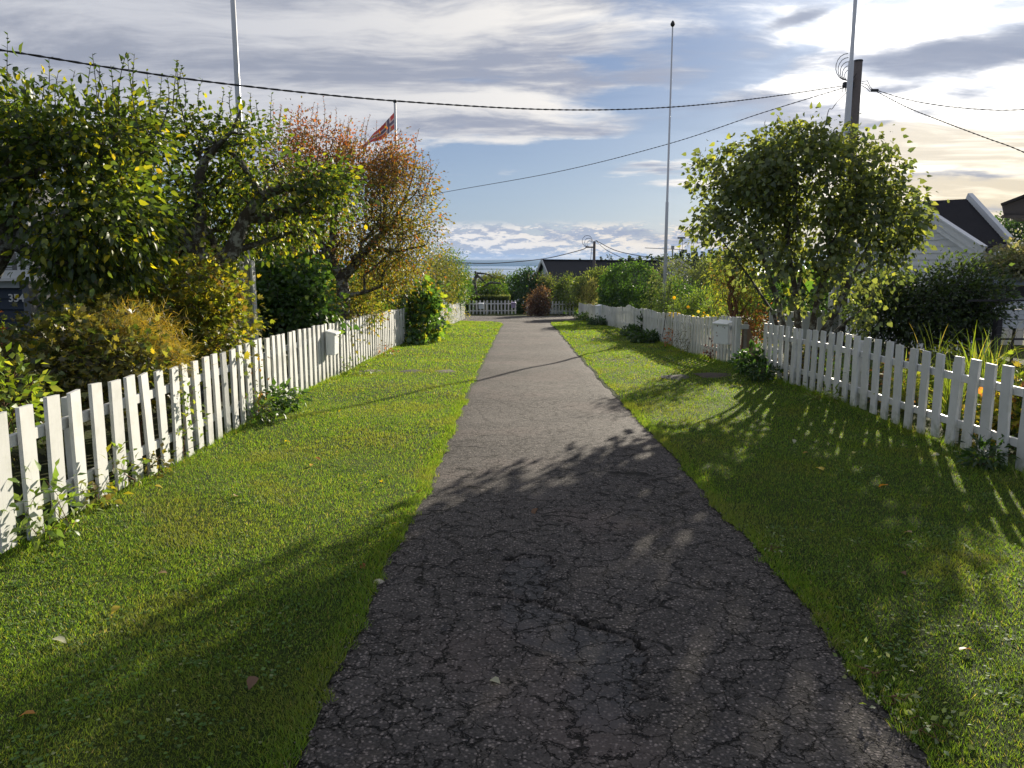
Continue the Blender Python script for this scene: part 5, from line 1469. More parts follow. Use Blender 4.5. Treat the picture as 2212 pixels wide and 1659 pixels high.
# --- climber on arch at the garden opening
plant('climbing_plant', 'brown twisted climber trunk with hanging leaves by the end of the wavy fence', 'vine',
      [E(1590, 610, 17.2, 50, 60, .5), E(1565, 570, 17.2, 30, 35, .4), E(1615, 660, 17.2, 22, 50, .4), E(1600, 560, 17.4, 40, 30, .4), E(1560, 640, 17.4, 18, 50, .3)], foot(1590, 17.2),
      [(3, (.10, .14, .025)), (3, (.16, .20, .03)), (2, (.14, .10, .03)), (1, (.28, .30, .04))], .085, 260, 9, 'narrow', 41,
      [L_((1586, 700, 17.2, .06), (1575, 650, 17.2, .055), (1588, 610, 17.2, .05), (1578, 570, 17.2, .04), (1560, 545, 17.2, .02)), L_((1592, 705, 17.25, .05), (1590, 655, 17.15, .045), (1574, 615, 17.25, .04), (1592, 570, 17.15, .03)), L_((1582, 705, 17.1, .03), (1595, 640, 17.1, .03), (1600, 590, 17.1, .02))],
      LEAF, BARKR, .07, .004, .13, .9, width=1.5, upn=.2, parts=60)
plant('shrub', 'orange and red leaved perennial in the garden opening between the right fences', 'plant',
      [E(1612, 725, 16.6, 20, 30, .35), E(1635, 700, 17, 25, 22, .4), E(1610, 765, 16.2, 14, 20, .25)], foot(1615, 16.8), [(3, (.30, .10, .04)), (2, (.36, .17, .05)), (2, (.20, .08, .035)), (1, (.14, .18, .03))], .075, 80, 13, 'narrow', 42, None, LEAF, BARKR, .015, .003, .11, .1, width=1.4)
plant('shrub', 'bright lime leaves glowing behind the climber at the garden opening', 'plant',
      [E(1632, 655, 18, 14, 45, .3), E(1600, 690, 18, 30, 15, .3)], foot(1632, 18), [(3, (.24, .30, .02)), (2, (.14, .22, .02))], .09, 60, 10, 'narrow', 43, None, LEAF, BARK, .015, .003, .1, .2, width=1.6)
# --- round bush etc. right side
plant('round_bush', 'large smooth rounded green bush behind the wavy fence, left of the slim flagpole', 'shrub',
      [E(1362, 622, 38, 62, 54, 1.4), E(1362, 655, 38, 64, 34, 1.4), E(1332, 622, 38.5, 36, 38, 1.0)], foot(1362, 38),
      [(5, (.045, .105, .018)), (3, (.070, .145, .022)), (2, (.030, .065, .015))], .12, 1000, 15, 'narrow', 44, None, LEAF, BARK, .06, .005, .08, .9, shell=.95, width=1.9, upn=.35)
plant('willow_bush', 'pale straw-coloured variegated willow bush left of the round bush', 'shrub',
      [E(1272, 640, 44, 18, 24, .7), E(1275, 620, 44, 12, 16, .6)], foot(1272, 44), [(3, (.42, .38, .16)), (2, (.34, .36, .12)), (1, (.22, .26, .08))], .14, 150, 12, 'blade', 45, None, LEAF, BARK, .02, .004, .12, -1.2, width=1.3, upn=.2)
plant('shrub', 'large grey-green shrub behind the flower border, right of the slim flagpole', 'shrub',
      [E(1480, 600, 31, 60, 40, 1.3), E(1520, 630, 30, 55, 45, 1.2), E(1450, 620, 30, 40, 40, 1.0), E(1540, 590, 31, 40, 35, 1.0)], foot(1490, 31),
      [(4, (.085, .115, .045)), (3, (.12, .155, .06)), (2, (.045, .065, .025))], .11, 480, 15, 'narrow', 46, None, LEAF, BARK, .06, .004, .2, .3, width=1.4,
      shoots=[(P(x_, 580, 31), P(x_ + rs.uniform(-5, 5), 552 + rs.uniform(0, 14), 31)) for x_ in range(1440, 1560, 9)])
plant('shrub', 'dark shrub behind the yellow flowers beside the climber', 'shrub', [E(1520, 665, 24, 50, 40, .9), E(1480, 650, 26, 40, 35, .9)], foot(1515, 24.5), DEEP, .08, 240, 14, 'mid', 47, None, LEAF, BARK, .03, .004, .16, .4)
_q = 0
for (vx, vy, z_, rx_, ry_, lab) in ((1412, 665, 28, 24, 22, 'pale-tipped phlox clump at the left end of the flower border'), (1440, 650, 25, 22, 32, 'tall light green phlox clump with upright stems left of the flowers'), (1475, 668, 23, 26, 22, 'bushy green perennial clump in the middle of the flower border'),
                                   (1510, 655, 22.5, 22, 28, 'light green willowy perennial clump among the dark stakes'), (1540, 672, 21, 22, 24, 'low dense perennial clump nearest the climber'), (1455, 620, 27, 18, 22, 'tallest light green perennial behind the flower border')):
    _q += 1; p0 = foot(vx, z_); sh_ = [(P(vx + rs.uniform(-rx_, rx_), vy + ry_ * .2, z_), P(vx + rs.uniform(-rx_, rx_) * 1.1, vy - ry_ * rs.uniform(.8, 1.25), z_)) for _ in range(10)]
    plant('perennial', lab, 'plant', [E(vx, vy, z_, rx_, ry_, .45), E(vx, vy + 14, z_, rx_, ry_, .45)], p0, [(4, (.13, .20, .03)), (3, (.09, .15, .03)), (1, (.22, .28, .05))], .085, 120, 12, 'narrow', 60 + _q, None, LEAF, BARK, .012, .003, .10, .1, shoots=sh_, group='perennials in the flower border')
YF = m_leaf('petal', .3, .03, .5)


def flowers(label, lst, z0, c, seed, size=.05):
    r = np.random.default_rng(seed); e = empty('flower_clump', P(lst[0][0], lst[0][1], z0), label, 'flowers', 'flower clumps behind the wavy fence')
    e.location[2] = gz(e.location[0], e.location[1]); mb = MB(); Pn, D, N = [], [], []
    for vx, vy in lst:
        p = P(vx, vy, z0 + r.uniform(-.3, .3)); mb.tube([(p[0], p[1], gz(p[0], p[1])), p], [.006, .004], 4, False)
        for k in range(8): an = k * .785; Pn.append(p); D.append((math.cos(an), -.5, math.sin(an))); N.append((0, -1, .2))
    mb.build('stems', simple('green_stem', (.07, .12, .03), .7), e); V, F = leaf_geo(np.array(Pn), np.array(D, float), np.array(N, float), np.full(len(Pn), size), 'rhomb', 1.2)
    link_mesh('petals', V, F, YF, e, np.full((len(V), 3), 1.0) * np.array(c))


flowers('single bright yellow daisies above the middle of the wavy fence', [(1486, 663), (1456, 643), (1521, 676)], 21.5, (.75, .52, .02), 1, .06)
flowers('cluster of small yellow flowers low behind the wavy fence', [(1457 + rs.uniform(-14, 14), 680 + rs.uniform(-4, 4)) for _ in range(26)], 21.8, (.62, .48, .02), 2, .04)
flowers('yellow and white blooms behind the fence near the white stained mailbox', [(1508, 673), (1528, 682), (1518, 683), (1540, 684), (1497, 684)], 20, (.7, .62, .12), 3, .05)
mb = MB()
STK = simple('dark_stake', (.03, .03, .03), .6)
for i, (a_, b_) in enumerate((((1432, 690), (1449, 610)), ((1502, 688), (1516, 640)), ((1530, 685), (1531, 650)))):
    p0, p1 = P(*a_, 22), P(*b_, 22); o_ = MB().tube([p0 - (0, 0, .5), p1], .009, 5).build('garden_stake', STK); tag(o_, ['long leaning dark stake in the flower border by the slim flagpole', 'shorter leaning dark stake in the middle of the flower border', 'upright dark stake in the flower border nearest the climber'][i], 'stake', 'garden stakes')

# --- far centre greenery
far = [('tree', 'dark trimmed evergreen mass in the centre beyond the gateway', [E(1140, 612, 62, 30, 28, 2.5), E(1110, 618, 64, 26, 24, 2.5), E(1160, 625, 60, 24, 28, 2.5), E(1125, 650, 58, 40, 28, 2)], 1130, 60, DEEP, .18, 620, 15),
       ('apple_tree', 'light green apple tree left of the far gateway, under the bare snag', [E(1045, 630, 57, 42, 15, 2.2), E(1070, 630, 56, 24, 18, 1.8), E(1020, 632, 57, 22, 16, 1.8)], 1045, 57, GREEN, .14, 480, 15),
       ('tree', 'yellowish green tree rising against the fjord in the left centre', [E(1068, 606, 66, 22, 14, 2.0), E(1045, 612, 67, 18, 10, 1.6)], 1060, 66, [(3, (.10, .13, .025)), (2, (.06, .09, .02)), (1, (.19, .17, .02))], .15, 280, 14),
       ('tree', 'dark round tree just right of the left willow-like tree', [E(1000, 612, 52, 12, 20, 1.2), E(994, 625, 50, 15, 20, 1.0)], 998, 51, DEEP, .15, 240, 14),
       ('tree', 'tall grey-green bush in front of the black roof, right of the gateway', [E(1187, 628, 57, 16, 24, 1.4), E(1178, 612, 58, 12, 14, 1.1)], 1185, 57, [(3, (.07, .10, .03)), (2, (.11, .14, .04))], .14, 280, 14),
       ('tree', 'light green shrub row in front of the black roof, centre right', [E(1228, 618, 52, 20, 20, 1.4), E(1240, 642, 50, 26, 24, 1.3), E(1214, 642, 52, 20, 24, 1.3)], 1228, 51, [(3, (.085, .13, .03)), (2, (.13, .17, .035)), (2, (.045, .08, .02))], .13, 420, 15),
       ('tree', 'light shrub between the straw-coloured willow and the black roof', [E(1282, 606, 46, 22, 16, 1.2), E(1268, 625, 45, 30, 20, 1.2), E(1300, 596, 46, 14, 10, .8)], 1278, 46, [(3, (.10, .145, .035)), (2, (.15, .19, .05)), (2, (.055, .085, .022))], .13, 380, 15),
       ('red_shrub', 'red-brown berry shrub standing in front of the far gateway', [E(1163, 655, 48.5, 22, 22, 1.0), E(1160, 672, 48.5, 20, 12, .9), E(1172, 636, 48.5, 12, 12, .7)], 1163, 48.5, [(4, (.085, .045, .032)), (3, (.13, .065, .045)), (2, (.20, .15, .12))], .11, 300, 14)]
for i, (nm, lab, ells, fx, fz, pl, lf_, na, k_) in enumerate(far):
    plant(nm, lab, 'tree' if 'shrub' not in nm else 'shrub', ells, foot(fx, fz), pl, lf_, na, k_, 'rhomb', 80 + i, None, LEAF, BARK, .15 if nm != 'red_shrub' else .03, .012, .17 if nm != 'red_shrub' else .15, .4, shell=.5,
          shoots=[(P(ells[0][0] * FOC / fz * 0 + fx + dx_, 605, fz), P(fx + dx_ + 2, 584 + abs(dx_) * .3, fz)) for dx_ in (-22, -12, -3, 6, 15, 24)] if 'row' in lab or 'between' in lab or 'grey' in lab else None)
# bare snag
sg = empty('dead_tree', foot(1025, 55), 'bare twisted dark snag rising above the light green apple tree', 'tree'); mb = MB()
mb.tube([foot(1030, 55), P(1027, 640, 55), P(1024, 608, 55), P(1030, 594, 55), P(1026, 586, 55)], [.20, .17, .15, .12, .07], 8); mb.tube([P(1030, 590, 55), P(1045, 591, 55), P(1058, 594, 55), P(1070, 604, 55)], [.08, .06, .05, .02], 6)
mb.tube([P(1026, 592, 55), P(1040, 602, 55), P(1048, 612, 55)], [.12, .08, .04], 6); mb.tube([P(1042, 620, 55), P(1060, 610, 55), P(1080, 612, 55), P(1090, 622, 55)], [.05, .10, .08, .03], 6); mb.build('trunk', BARK, sg, smooth=True)
# clipped hedge at far end
r_ = np.random.default_rng(99); a_, b_ = foot(1004, 53.5), foot(1102, 54.5); n_ = 9000; f_ = r_.random(n_); top = height_at(a_[1], 641) - a_[2]
side_ = r_.random(n_); hx = a_[0] + (b_[0] - a_[0]) * f_; sel = side_ < .45
hyy = np.where(sel, a_[1] + r_.random(n_) * 1.2, a_[1] + r_.normal(size=n_) * .05); hzz = a_[2] + np.where(sel, top + r_.normal(size=n_) * .03, top * r_.random(n_)) * (1 - .0 * f_)
V, F = leaf_geo(np.stack([hx, hyy, hzz], 1), r_.normal(size=(n_, 3)), r_.normal(size=(n_, 3)), np.full(n_, .11), 'rhomb'); he = empty('hedge', a_, 'flat clipped hedge behind the far white fence', 'hedge')
tag(link_mesh('crown', V, F, LEAF, he, np.repeat(pal_colors(n_, [(3, (.08, .11, .04)), (2, (.12, .15, .05))], r_), 4, 0)), kind='stuff')
MB().box(((a_[0] + b_[0]) / 2, a_[1] + .62, a_[2] + top * .45), (b_[0] - a_[0] - .1, .9, top * .9)).build('dark_core', BARK, he)  # solid dark box added inside to block gaps between the leaves, not real twigs


# conifers and dark trees on the ridge to the right
def conifer(vx, vtop, z, w, seed, lab, kind='spruce'):
    r = np.random.default_rng(seed); b = foot(vx, z); top = height_at(b[1], vtop); b[2] = max(gz(b[0], b[1]), top - 14); h = top - b[2]
    e = empty(kind + '_tree', b, lab, 'tree', 'dark trees on the skyline at the right'); MB().tube([b, b + (0, 0, h * .97)], [.2, .03], 6).build('trunk', BARK, e)
    n = 1100; f = r.random(n) ** .8; f = 1 - f
    if kind == 'spruce': rad = w * (1 - f) * (.55 + .5 * np.abs(np.sin(f * 34 + seed)))
    else: rad = w * np.sqrt(np.clip(1 - (2 * np.clip(f, .3, 1) - 1.25) ** 2, .02, 1)) * (.7 + .3 * np.sin(f * 9 + seed))
    an = r.random(n) * 6.28; q = rad * r.random(n) ** .4; Pn = np.stack([b[0] + q * np.cos(an), b[1] + q * np.sin(an), b[2] + h * f], 1)
    D = np.stack([np.cos(an), np.sin(an), -.35 + 0 * an], 1); V, F = leaf_geo(Pn, D + r.normal(size=(n, 3)) * .3, r.normal(size=(n, 3)) + [0, 0, 1], np.full(n, max(.35, w * .32)), 'rhomb')
    tag(link_mesh('crown', V, F, LEAF, e, np.repeat(pal_colors(n, [(3, (.018, .034, .014)), (2, (.028, .045, .018))], r), 4, 0)), kind='stuff')


k_ = 0
words = ['thin', 'slightly leaning', 'broad', 'ragged', 'pointed', 'squat', 'narrow', 'full', 'uneven', 'dense', 'short', 'tall', 'blunt', 'slim', 'bushy', 'dark', 'low', 'twin-tipped', 'sparse', 'rounded']
for (vx, vt, z_, w_, kd) in ((1250, 556, 150, .5, 'spruce'), (1296, 553, 130, .6, 'spruce'), (1312, 549, 130, 1.0, 'pine'), (1345, 556, 120, 2.0, 'broadleaf'), (1366, 552, 120, 2.2, 'broadleaf'), (1392, 556, 125, 2.0, 'broadleaf'), (1412, 548, 150, 2.6, 'broadleaf'), (1440, 552, 150, 2.8, 'broadleaf'),
                             (1456, 545, 160, 1.6, 'spruce'), (1468, 541, 160, 2.0, 'spruce'), (1482, 544, 160, 1.8, 'spruce'), (1497, 540, 165, 2.2, 'spruce'), (1514, 543, 160, 2.0, 'spruce'), (1530, 538, 165, 2.2, 'spruce'), (1546, 542, 160, 2.0, 'spruce'), (1425, 556, 140, 2.4, 'broadleaf'), (1378, 560, 110, 2.0, 'broadleaf'), (1510, 552, 150, 3.2, 'broadleaf'), (1550, 552, 150, 3.2, 'broadleaf'), (1475, 555, 150, 3.2, 'broadleaf')):
    conifer(vx, vt, z_, w_, 200 + k_, f'{words[k_]} dark {kd} on the skyline ' + ('above the black roof' if vx < 1335 else 'between the black roof and the slim flagpole' if vx < 1430 else 'between the slim flagpole and the lilac'), kd); k_ += 1
plant('tree', 'hazy green treetops above the low roof trim near the right edge', 'tree', [E(2185, 500, 60, 38, 30, 3), E(2150, 515, 62, 22, 14, 2), E(2225, 490, 60, 40, 30, 3)], foot(2185, 60), DEEP, .25, 260, 12, 'rhomb', 98, None, LEAF, BARK, .15, .01, .3, .4)
# mass of garden trees falling away behind the far fence (both sides)
def mass(label, n, xr_, yr_, hr_, pal, seed, name='woodland'):
    r = np.random.default_rng(seed); Pn = []; 
    for i in range(n):
        y = r.uniform(*yr_); x = r.uniform(*xr_); h = r.uniform(*hr_); w = h * r.uniform(.4, .6); z = gz(x, y); m = 90
        u = unit(r.normal(size=(m, 3))); Pn.append(np.array([x, y, z + h * .55]) + u * np.array([w, w, h * .5]) * (r.random((m, 1)) ** .3))
    Pn = np.vstack(Pn); s = .9 + 0 * Pn[:, 0]; V, F = leaf_geo(Pn, r.normal(size=Pn.shape), r.normal(size=Pn.shape) + [0, -.3, .6], s, 'rhomb', 1.6)
    tag(link_mesh(name, V, F, LEAF, None, np.repeat(pal_colors(len(Pn), pal, r), 4, 0), loc=(0, yr_[0], gz(0, yr_[0]))), label, 'woodland', kind='stuff')


mass('treetops of gardens and woods falling away toward the fjord', 320, (-70, 60), (85, 300), (3, 5.5), DEEP, 301)
mass('leafy gardens hidden behind the left trees', 90, (-45, -9), (26, 80), (3, 4.6), DEEP + GREEN, 302)
mass('leafy gardens behind the houses on the right', 60, (17, 50), (34, 80), (2.2, 3.8), DEEP + GREEN, 303)

# --- right garden: dark hedge shrub, pale shrub, sword leaves
def stems_mesh(e, lst, m):
    mb = MB()
    for pts, r0 in lst: mb.tube(pts, [r0 * (1 - .7 * i / (len(pts) - 1)) for i in range(len(pts))], 5, False)
    tag(mb.build('stems', m, e), kind='stuff')


hs_ = plant('tall_hedge', 'tall dark unclipped hedge with bare lower stems behind the near right fence', 'hedge',
      [E(1900, 620, 15.2, 60, 40, .7), E(1985, 635, 15.2, 75, 38, .8), E(2075, 615, 15.2, 60, 52, .8), E(2120, 640, 15.0, 38, 60, .7), E(1930, 680, 15.2, 85, 60, .8), E(2040, 690, 15.2, 95, 60, .8), E(2115, 690, 15, 30, 40, .5)],
      foot(2000, 15.2), [(5, (.040, .070, .022)), (3, (.065, .105, .030)), (3, (.022, .034, .014)), (1, (.10, .14, .04))], .085, 900, 15, 'mid', 50, None, LEAF, BARK, .05, .005, .13, .2, shell=.3,
      shoots=[(P(x_, 595, 15.2), P(x_ + rs.uniform(-8, 8), 560 + rs.uniform(0, 18), 15.2)) for x_ in range(2030, 2130, 10)])
stl = []
for i in range(44):
    vx = rs.uniform(1850, 2150); p0 = foot(vx, 15.1); p1 = P(vx + rs.uniform(-40, 40), rs.uniform(600, 660), 15.1 + rs.uniform(-.4, .4)); stl.append(([p0, p0 * .5 + p1 * .5 + np.array([rs.uniform(-.12, .12), 0, 0]), p1], rs.uniform(.012, .03)))
stems_mesh(hs_, stl, BARK)
plant('elder_bush', 'small bright green shrub at the foot of the hedge beside the wire netting', 'shrub', [E(2130, 665, 15.6, 24, 32, .35), E(2115, 700, 15.6, 20, 25, .3)], foot(2125, 15.7), GREEN[:1] + DEEP, .07, 60, 11, 'mid', 51, None, LEAF, BARK, .02, .003, .12, .3)
plant('pale_shrub', 'pale cream flowering shrub at the right edge above the shed', 'shrub', [E(2185, 574, 16.6, 36, 18, .5), E(2225, 567, 16.6, 40, 22, .5), E(2155, 585, 16.6, 16, 10, .3)], foot(2185, 16.6), [(4, (.26, .25, .16)), (3, (.17, .19, .10)), (2, (.10, .13, .06))], .085, 320, 14, 'mid', 52, None, LEAF, BARK, .04, .004, .17, .3)
plant('shrub', 'low dark shrubs behind the lilac stems against the white annex', 'shrub', [E(1660, 690, 18, 45, 50, .6), E(1740, 700, 17.8, 45, 35, .5), E(1640, 640, 18.4, 30, 60, .5), E(1780, 690, 18.2, 20, 45, .4)], foot(1700, 18), DEEP, .08, 260, 13, 'mid', 53, None, LEAF, BARK, .03, .003, .14, .4)


def swords(label, spots, n, L, seed, cat='plant', name='daylily', pal=None, w=.022):
    r = np.random.default_rng(seed); b0_ = spots[0]; e = empty(name, (b0_[0], b0_[1], gz(b0_[0], b0_[1])), label, cat)
    V, F, C = [], [], []; pal = pal or [(4, (.11, .17, .02)), (3, (.17, .23, .03)), (1, (.32, .30, .06)), (1.5, (.06, .10, .02))]; k = 0
    for (x, y) in spots:
        cs = pal_colors(n, pal, r)
        for i in range(n):
            an = r.random() * 6.28; ln_ = L * r.uniform(.6, 1.15); lean = r.uniform(.15, 1.0); d = np.array([math.cos(an), math.sin(an), 0]); s_ = np.array([-d[1], d[0], 0]); p = np.array([x, y, 0]) + r.normal(size=3) * .05; p[2] = gz(p[0], p[1]); m = 7
            ww = w * r.uniform(.6, 1.2)
            for q in range(m + 1):
                f = q / m; c = p + d * lean * ln_ * (f * .35 + .65 * f * f) * .8 + np.array([0, 0, ln_ * (f - .55 * lean * f ** 2.6)]); hw = ww / 2 * (1 - f ** 2.2) + .0006
                V += [c - s_ * hw + (0, 0, .004), c, c + s_ * hw + (0, 0, .004)]; C += [cs[i]] * 3
            for q in range(m):
                a = k + q * 3; F += [(a, a + 1, a + 4), (a, a + 4, a + 3), (a + 1, a + 2, a + 5), (a + 1, a + 5, a + 4)]
            k += 3 * (m + 1)
    tag(link_mesh('leaves', V, F, LEAF, e, np.array(C)), kind='stuff'); return e


swords('sword-leaved clump rising above the near right fence', [(6.0 + .35 * i % 1.1, 10.0 + .35 * i) for i in range(5)], 34, 1.15, 70)
swords('sword-leaved clump behind the middle pickets of the near right fence', [(5.0 + .2 * (i % 3), 8.6 + .35 * i) for i in range(7)], 30, .80, 71)
swords('sword-leaved clump close to the right edge behind the last pickets', [(5.9 + .2 * (i % 2), 8.6 + .35 * i) for i in range(4)], 30, 1.0, 72)
plant('shrub', 'yellow and green leaves behind the last pickets at the right edge', 'plant', [E(2170, 900, 7.9, 60, 60, .25), E(2120, 900, 8.3, 40, 50, .25), E(2230, 880, 7.7, 50, 70, .3)], foot(2170, 8.0), [(3, (.14, .19, .02)), (2, (.32, .27, .03)), (3, (.05, .09, .02)), (1, (.30, .13, .04))], .07, 110, 12, 'lobed', 73, None, LEAF, BARK, .012, .002, .09, .2, parts=80)
for i in range(7):
    yy = 9.4 + i * .7; x_ = 4.5 + .45 + .12 * (i % 3)
    plant('perennial', ['yellow-green low plant', 'rusty low plant', 'dark low plant', 'thin low plant', 'leafy low plant', 'olive low plant', 'pale low plant'][i] + ' behind the near right fence, ' + ['next to the sword leaves', 'second from the sword leaves', 'third from the sword leaves', 'in the middle of the fence', 'below the white flagpole base', 'under the lilac stems', 'near the garden opening'][i], 'plant',
          [(x_, yy, gz(x_, yy) + .28, .28, .3, .28)], (x_, yy, gz(x_, yy)), [[(3, (.17, .20, .03))], [(3, (.20, .10, .04)), (2, (.12, .12, .03))], DEEP, GREEN, GREEN, OLIVE, YELLOW][i], .06, 34, 11, 'mid', 120 + i, None, LEAF, BARK, .008, .002, .08, .2, group='low plants behind the near right fence')


# --- weeds along the fences
def weed(label, x, y, w, h, pal, leaf, n, k, shape='mid', seed=0, width=1.0, parts=0):
    z = gz(x, y)
    plant('weed', label, 'plant', [(x, y, z + h * .5, w, w, h * .5)], (x, y, z), pal, leaf, n, k, shape, 300 + seed, None, LEAF, BARKR, .006, .0018, .05, .1, shell=0, upn=.7, group='weeds along the fences', width=width, parts=parts)


LG = [(3, (.13, .20, .03)), (2, (.09, .15, .025)), (1, (.20, .24, .05))]
weed('leafy light green weed at the foot of the first left pickets', -2.97, 4.75, .22, .42, LG, .075, 26, 8, 'narrow', 1, 1.7, 100)
weed('small weed with yellowing leaves poking through the left pickets near the camera', -3.0, 5.45, .14, .35, YELLOW, .07, 12, 6, 'mid', 2, 1, 60)
weed('twiggy weed climbing between the fourth and sixth left pickets', -3.05, 5.9, .12, .38, LG, .06, 12, 6, 'mid', 3, 1, 60)
weed('tiny brown-headed weed at the bottom of the left fence', -3.03, 6.35, .12, .25, BROWNY, .05, 12, 7, 'mid', 4, 1, 50)
weed('leafy sprig growing out between pickets of the left fence at rail height', -3.08, 7.15, .12, .80, LG, .05, 18, 8, 'mid', 5, 1, 80)
weed('broad dark green thistle clump at the left fence foot', -3.02, 9.9, .26, .32, [(3, (.05, .11, .02)), (2, (.08, .15, .03))], .10, 40, 9, 'narrow', 6, 2.0, 100)
weed('second dark green clump just before the broad thistle at the left fence', -3.0, 9.1, .25, .26, [(3, (.05, .11, .02)), (2, (.09, .14, .03))], .08, 26, 9, 'narrow', 7, 2.0)
weed('reddish twining weed on the left fence beside the dark thistle', -3.12, 9.4, .12, .72, [(2, (.14, .08, .04)), (2, (.10, .14, .03)), (1, (.35, .25, .03))], .05, 16, 6, 'mid', 8)
weed('low pale weeds where the left fence steps, near the sunken slabs', -3.05, 14.6, .4, .28, LG, .07, 30, 8, 'narrow', 9, 1.5)
weed('small red-tinted creeper on the left fence past the mailbox', -3.12, 18.4, .3, .35, [(2, (.28, .10, .05)), (2, (.12, .09, .04))], .06, 16, 6, 'mid', 10)
weed('dark leafy nettle clump at the left end of the near right fence', 4.30, 13.6, .28, .44, [(4, (.035, .085, .02)), (2, (.06, .12, .025))], .10, 70, 9, 'ovate', 11, 1, 150)
weed('low sprawling weeds beside the nettle clump at the near right fence', 4.2, 12.7, .34, .26, DEEP, .08, 40, 8, 'ovate', 12)
weed('thin grassy weeds under the middle of the near right fence', 4.3, 10.4, .3, .18, LG, .09, 20, 8, 'narrow', 13)
weed('dark ferny weed at the right edge foot of the last pickets', 4.25, 6.7, .20, .20, DEEP, .08, 26, 9, 'narrow', 14, 1.6, 80)
weed('long bed of dark weeds along the foot of the wavy fence', 4.1, 23.2, .5, .30, DEEP, .10, 90, 9, 'ovate', 15)
weed('second bed of dark weeds further along the wavy fence', 4.15, 26.2, .55, .30, DEEP, .10, 90, 9, 'ovate', 16)
weed('tall thin vine twining up the middle of the wavy fence', 4.40, 19.3, .35, .85, [(2, (.10, .11, .07)), (2, (.07, .09, .04))], .07, 50, 7, 'narrow', 17)
weed('dark weeds round the far mailbox of the wavy fence', 3.9, 34.6, .5, .35, DEEP, .11, 80, 8, 'mid', 18)
weed('weeds at the far corner of the wavy fence', 3.9, 40.5, .6, .4, GREEN, .11, 90, 8, 'mid', 19)
weed('dark leaves poking through the wavy fence near its bend', 4.38, 26.2, .14, .75, DEEP, .12, 16, 6, 'mid', 20)
weed('purple-leaved creeper sprig low on the wavy fence near the stained mailbox', 4.40, 16.9, .16, .5, [(3, (.09, .03, .035)), (1, (.16, .06, .04))], .07, 14, 5, 'mid', 21)
weed('rust-coloured leaves at the foot of the wavy fence', 4.36, 21.2, .14, .55, [(3, (.36, .14, .08)), (1, (.2, .12, .05))], .08, 14, 5, 'mid', 22)
weed('sharp-leaved clump with orange leaf at the left edge of the garden', -7.3, 10.6, .35, 1.5, [(2, (.10, .15, .02)), (1, (.42, .13, .03))], .10, 40, 6, 'lobed', 23)

# --- fallen leaves, stones, slabs on the lawns and path
LT = {'yellow': (.50, .38, .03), 'tan': (.32, .22, .12), 'orange': (.45, .20, .04), 'pale': (.42, .42, .30), 'brown': (.16, .08, .04), 'rusty red': (.30, .07, .03)}
spots = [((344, 1060), 'yellow', 'left lawn beside the fence'), ((777, 1050), 'pale', 'left lawn near the path, largest there'), ((674, 1012), 'tan', 'middle of the left lawn'), ((912, 992), 'yellow', 'left lawn edge just left of the path'), ((783, 1228), 'rusty red', 'shaded left lawn by the path'),
         ((825, 1047), 'yellow', 'left lawn right of the pale leaf'), ((687, 998), 'orange', 'left lawn above the tan leaf'), ((433, 970), 'pale', 'left lawn by the fence foot'), ((735, 893), 'yellow', 'left lawn further back'), ((790, 885), 'orange', 'left lawn further back, nearer the path'), ((60, 1560), 'orange', 'bottom left corner of the lawn'), ((130, 1398), 'pale', 'shaded left lawn'),
         ((545, 1490), 'brown', 'shaded left lawn near the bottom'), ((350, 1250), 'tan', 'sunny left lawn'), ((1770, 1020), 'yellow', 'shaded right lawn, largest'), ((1907, 1058), 'orange', 'shaded right lawn, second largest'), ((1845, 985), 'pale', 'shaded right lawn below the fence'), ((1740, 985), 'tan', 'shaded right lawn above the large yellow leaf'), ((2085, 1418), 'brown', 'sunny right lawn near the edge'),
         ((1715, 960), 'pale', 'right lawn in the light streaks'), ((2020, 990), 'pale', 'right lawn by the near pickets'), ((1960, 1160), 'tan', 'right lawn between the light streaks'), ((1950, 830 + 420), 'brown', 'right lawn where the shade ends'), ((905, 1065), 'rusty red', 'left lawn edge by the path cracks'), ((1070, 1475), 'pale', 'cracked path near the bottom'), ((1155, 1108), 'brown', 'middle of the path'),
         ((848, 1135), 'tan', 'path edge at the left lawn'), ((620, 960), 'yellow', 'left lawn near the thistle'), ((510, 1080), 'tan', 'left lawn between fence and middle'), ((250, 1330), 'yellow', 'left lawn in full sun')]
for i, ((vx, vy), cn, where) in enumerate(spots):
    g_ = G(vx, vy); c = LT[cn]; V0, F0 = SH['ovate']; me = raw_mesh('fallen_leaf', V0 * np.array([1.2, 1, 1.6]) + [0, -.5, .1], F0, LEAF, np.repeat([np.array(c)], len(V0), 0))
    o_ = bpy.data.objects.new('fallen_leaf', me); col.objects.link(o_); o_.location = (g_[0], g_[1], gz(g_[0], g_[1]) + (.032 if 'path' not in where else .008)); o_.rotation_euler = (rs.uniform(-.4, .4), rs.uniform(-.4, .4), rs.uniform(0, 6.28))
    s_ = .055 + .02 * rs.random() + (.03 if 'largest' in where else 0); o_.scale = (s_, s_, s_); tag(o_, f'fallen {cn} leaf on the {where}', 'fallen leaf', 'fallen leaves')


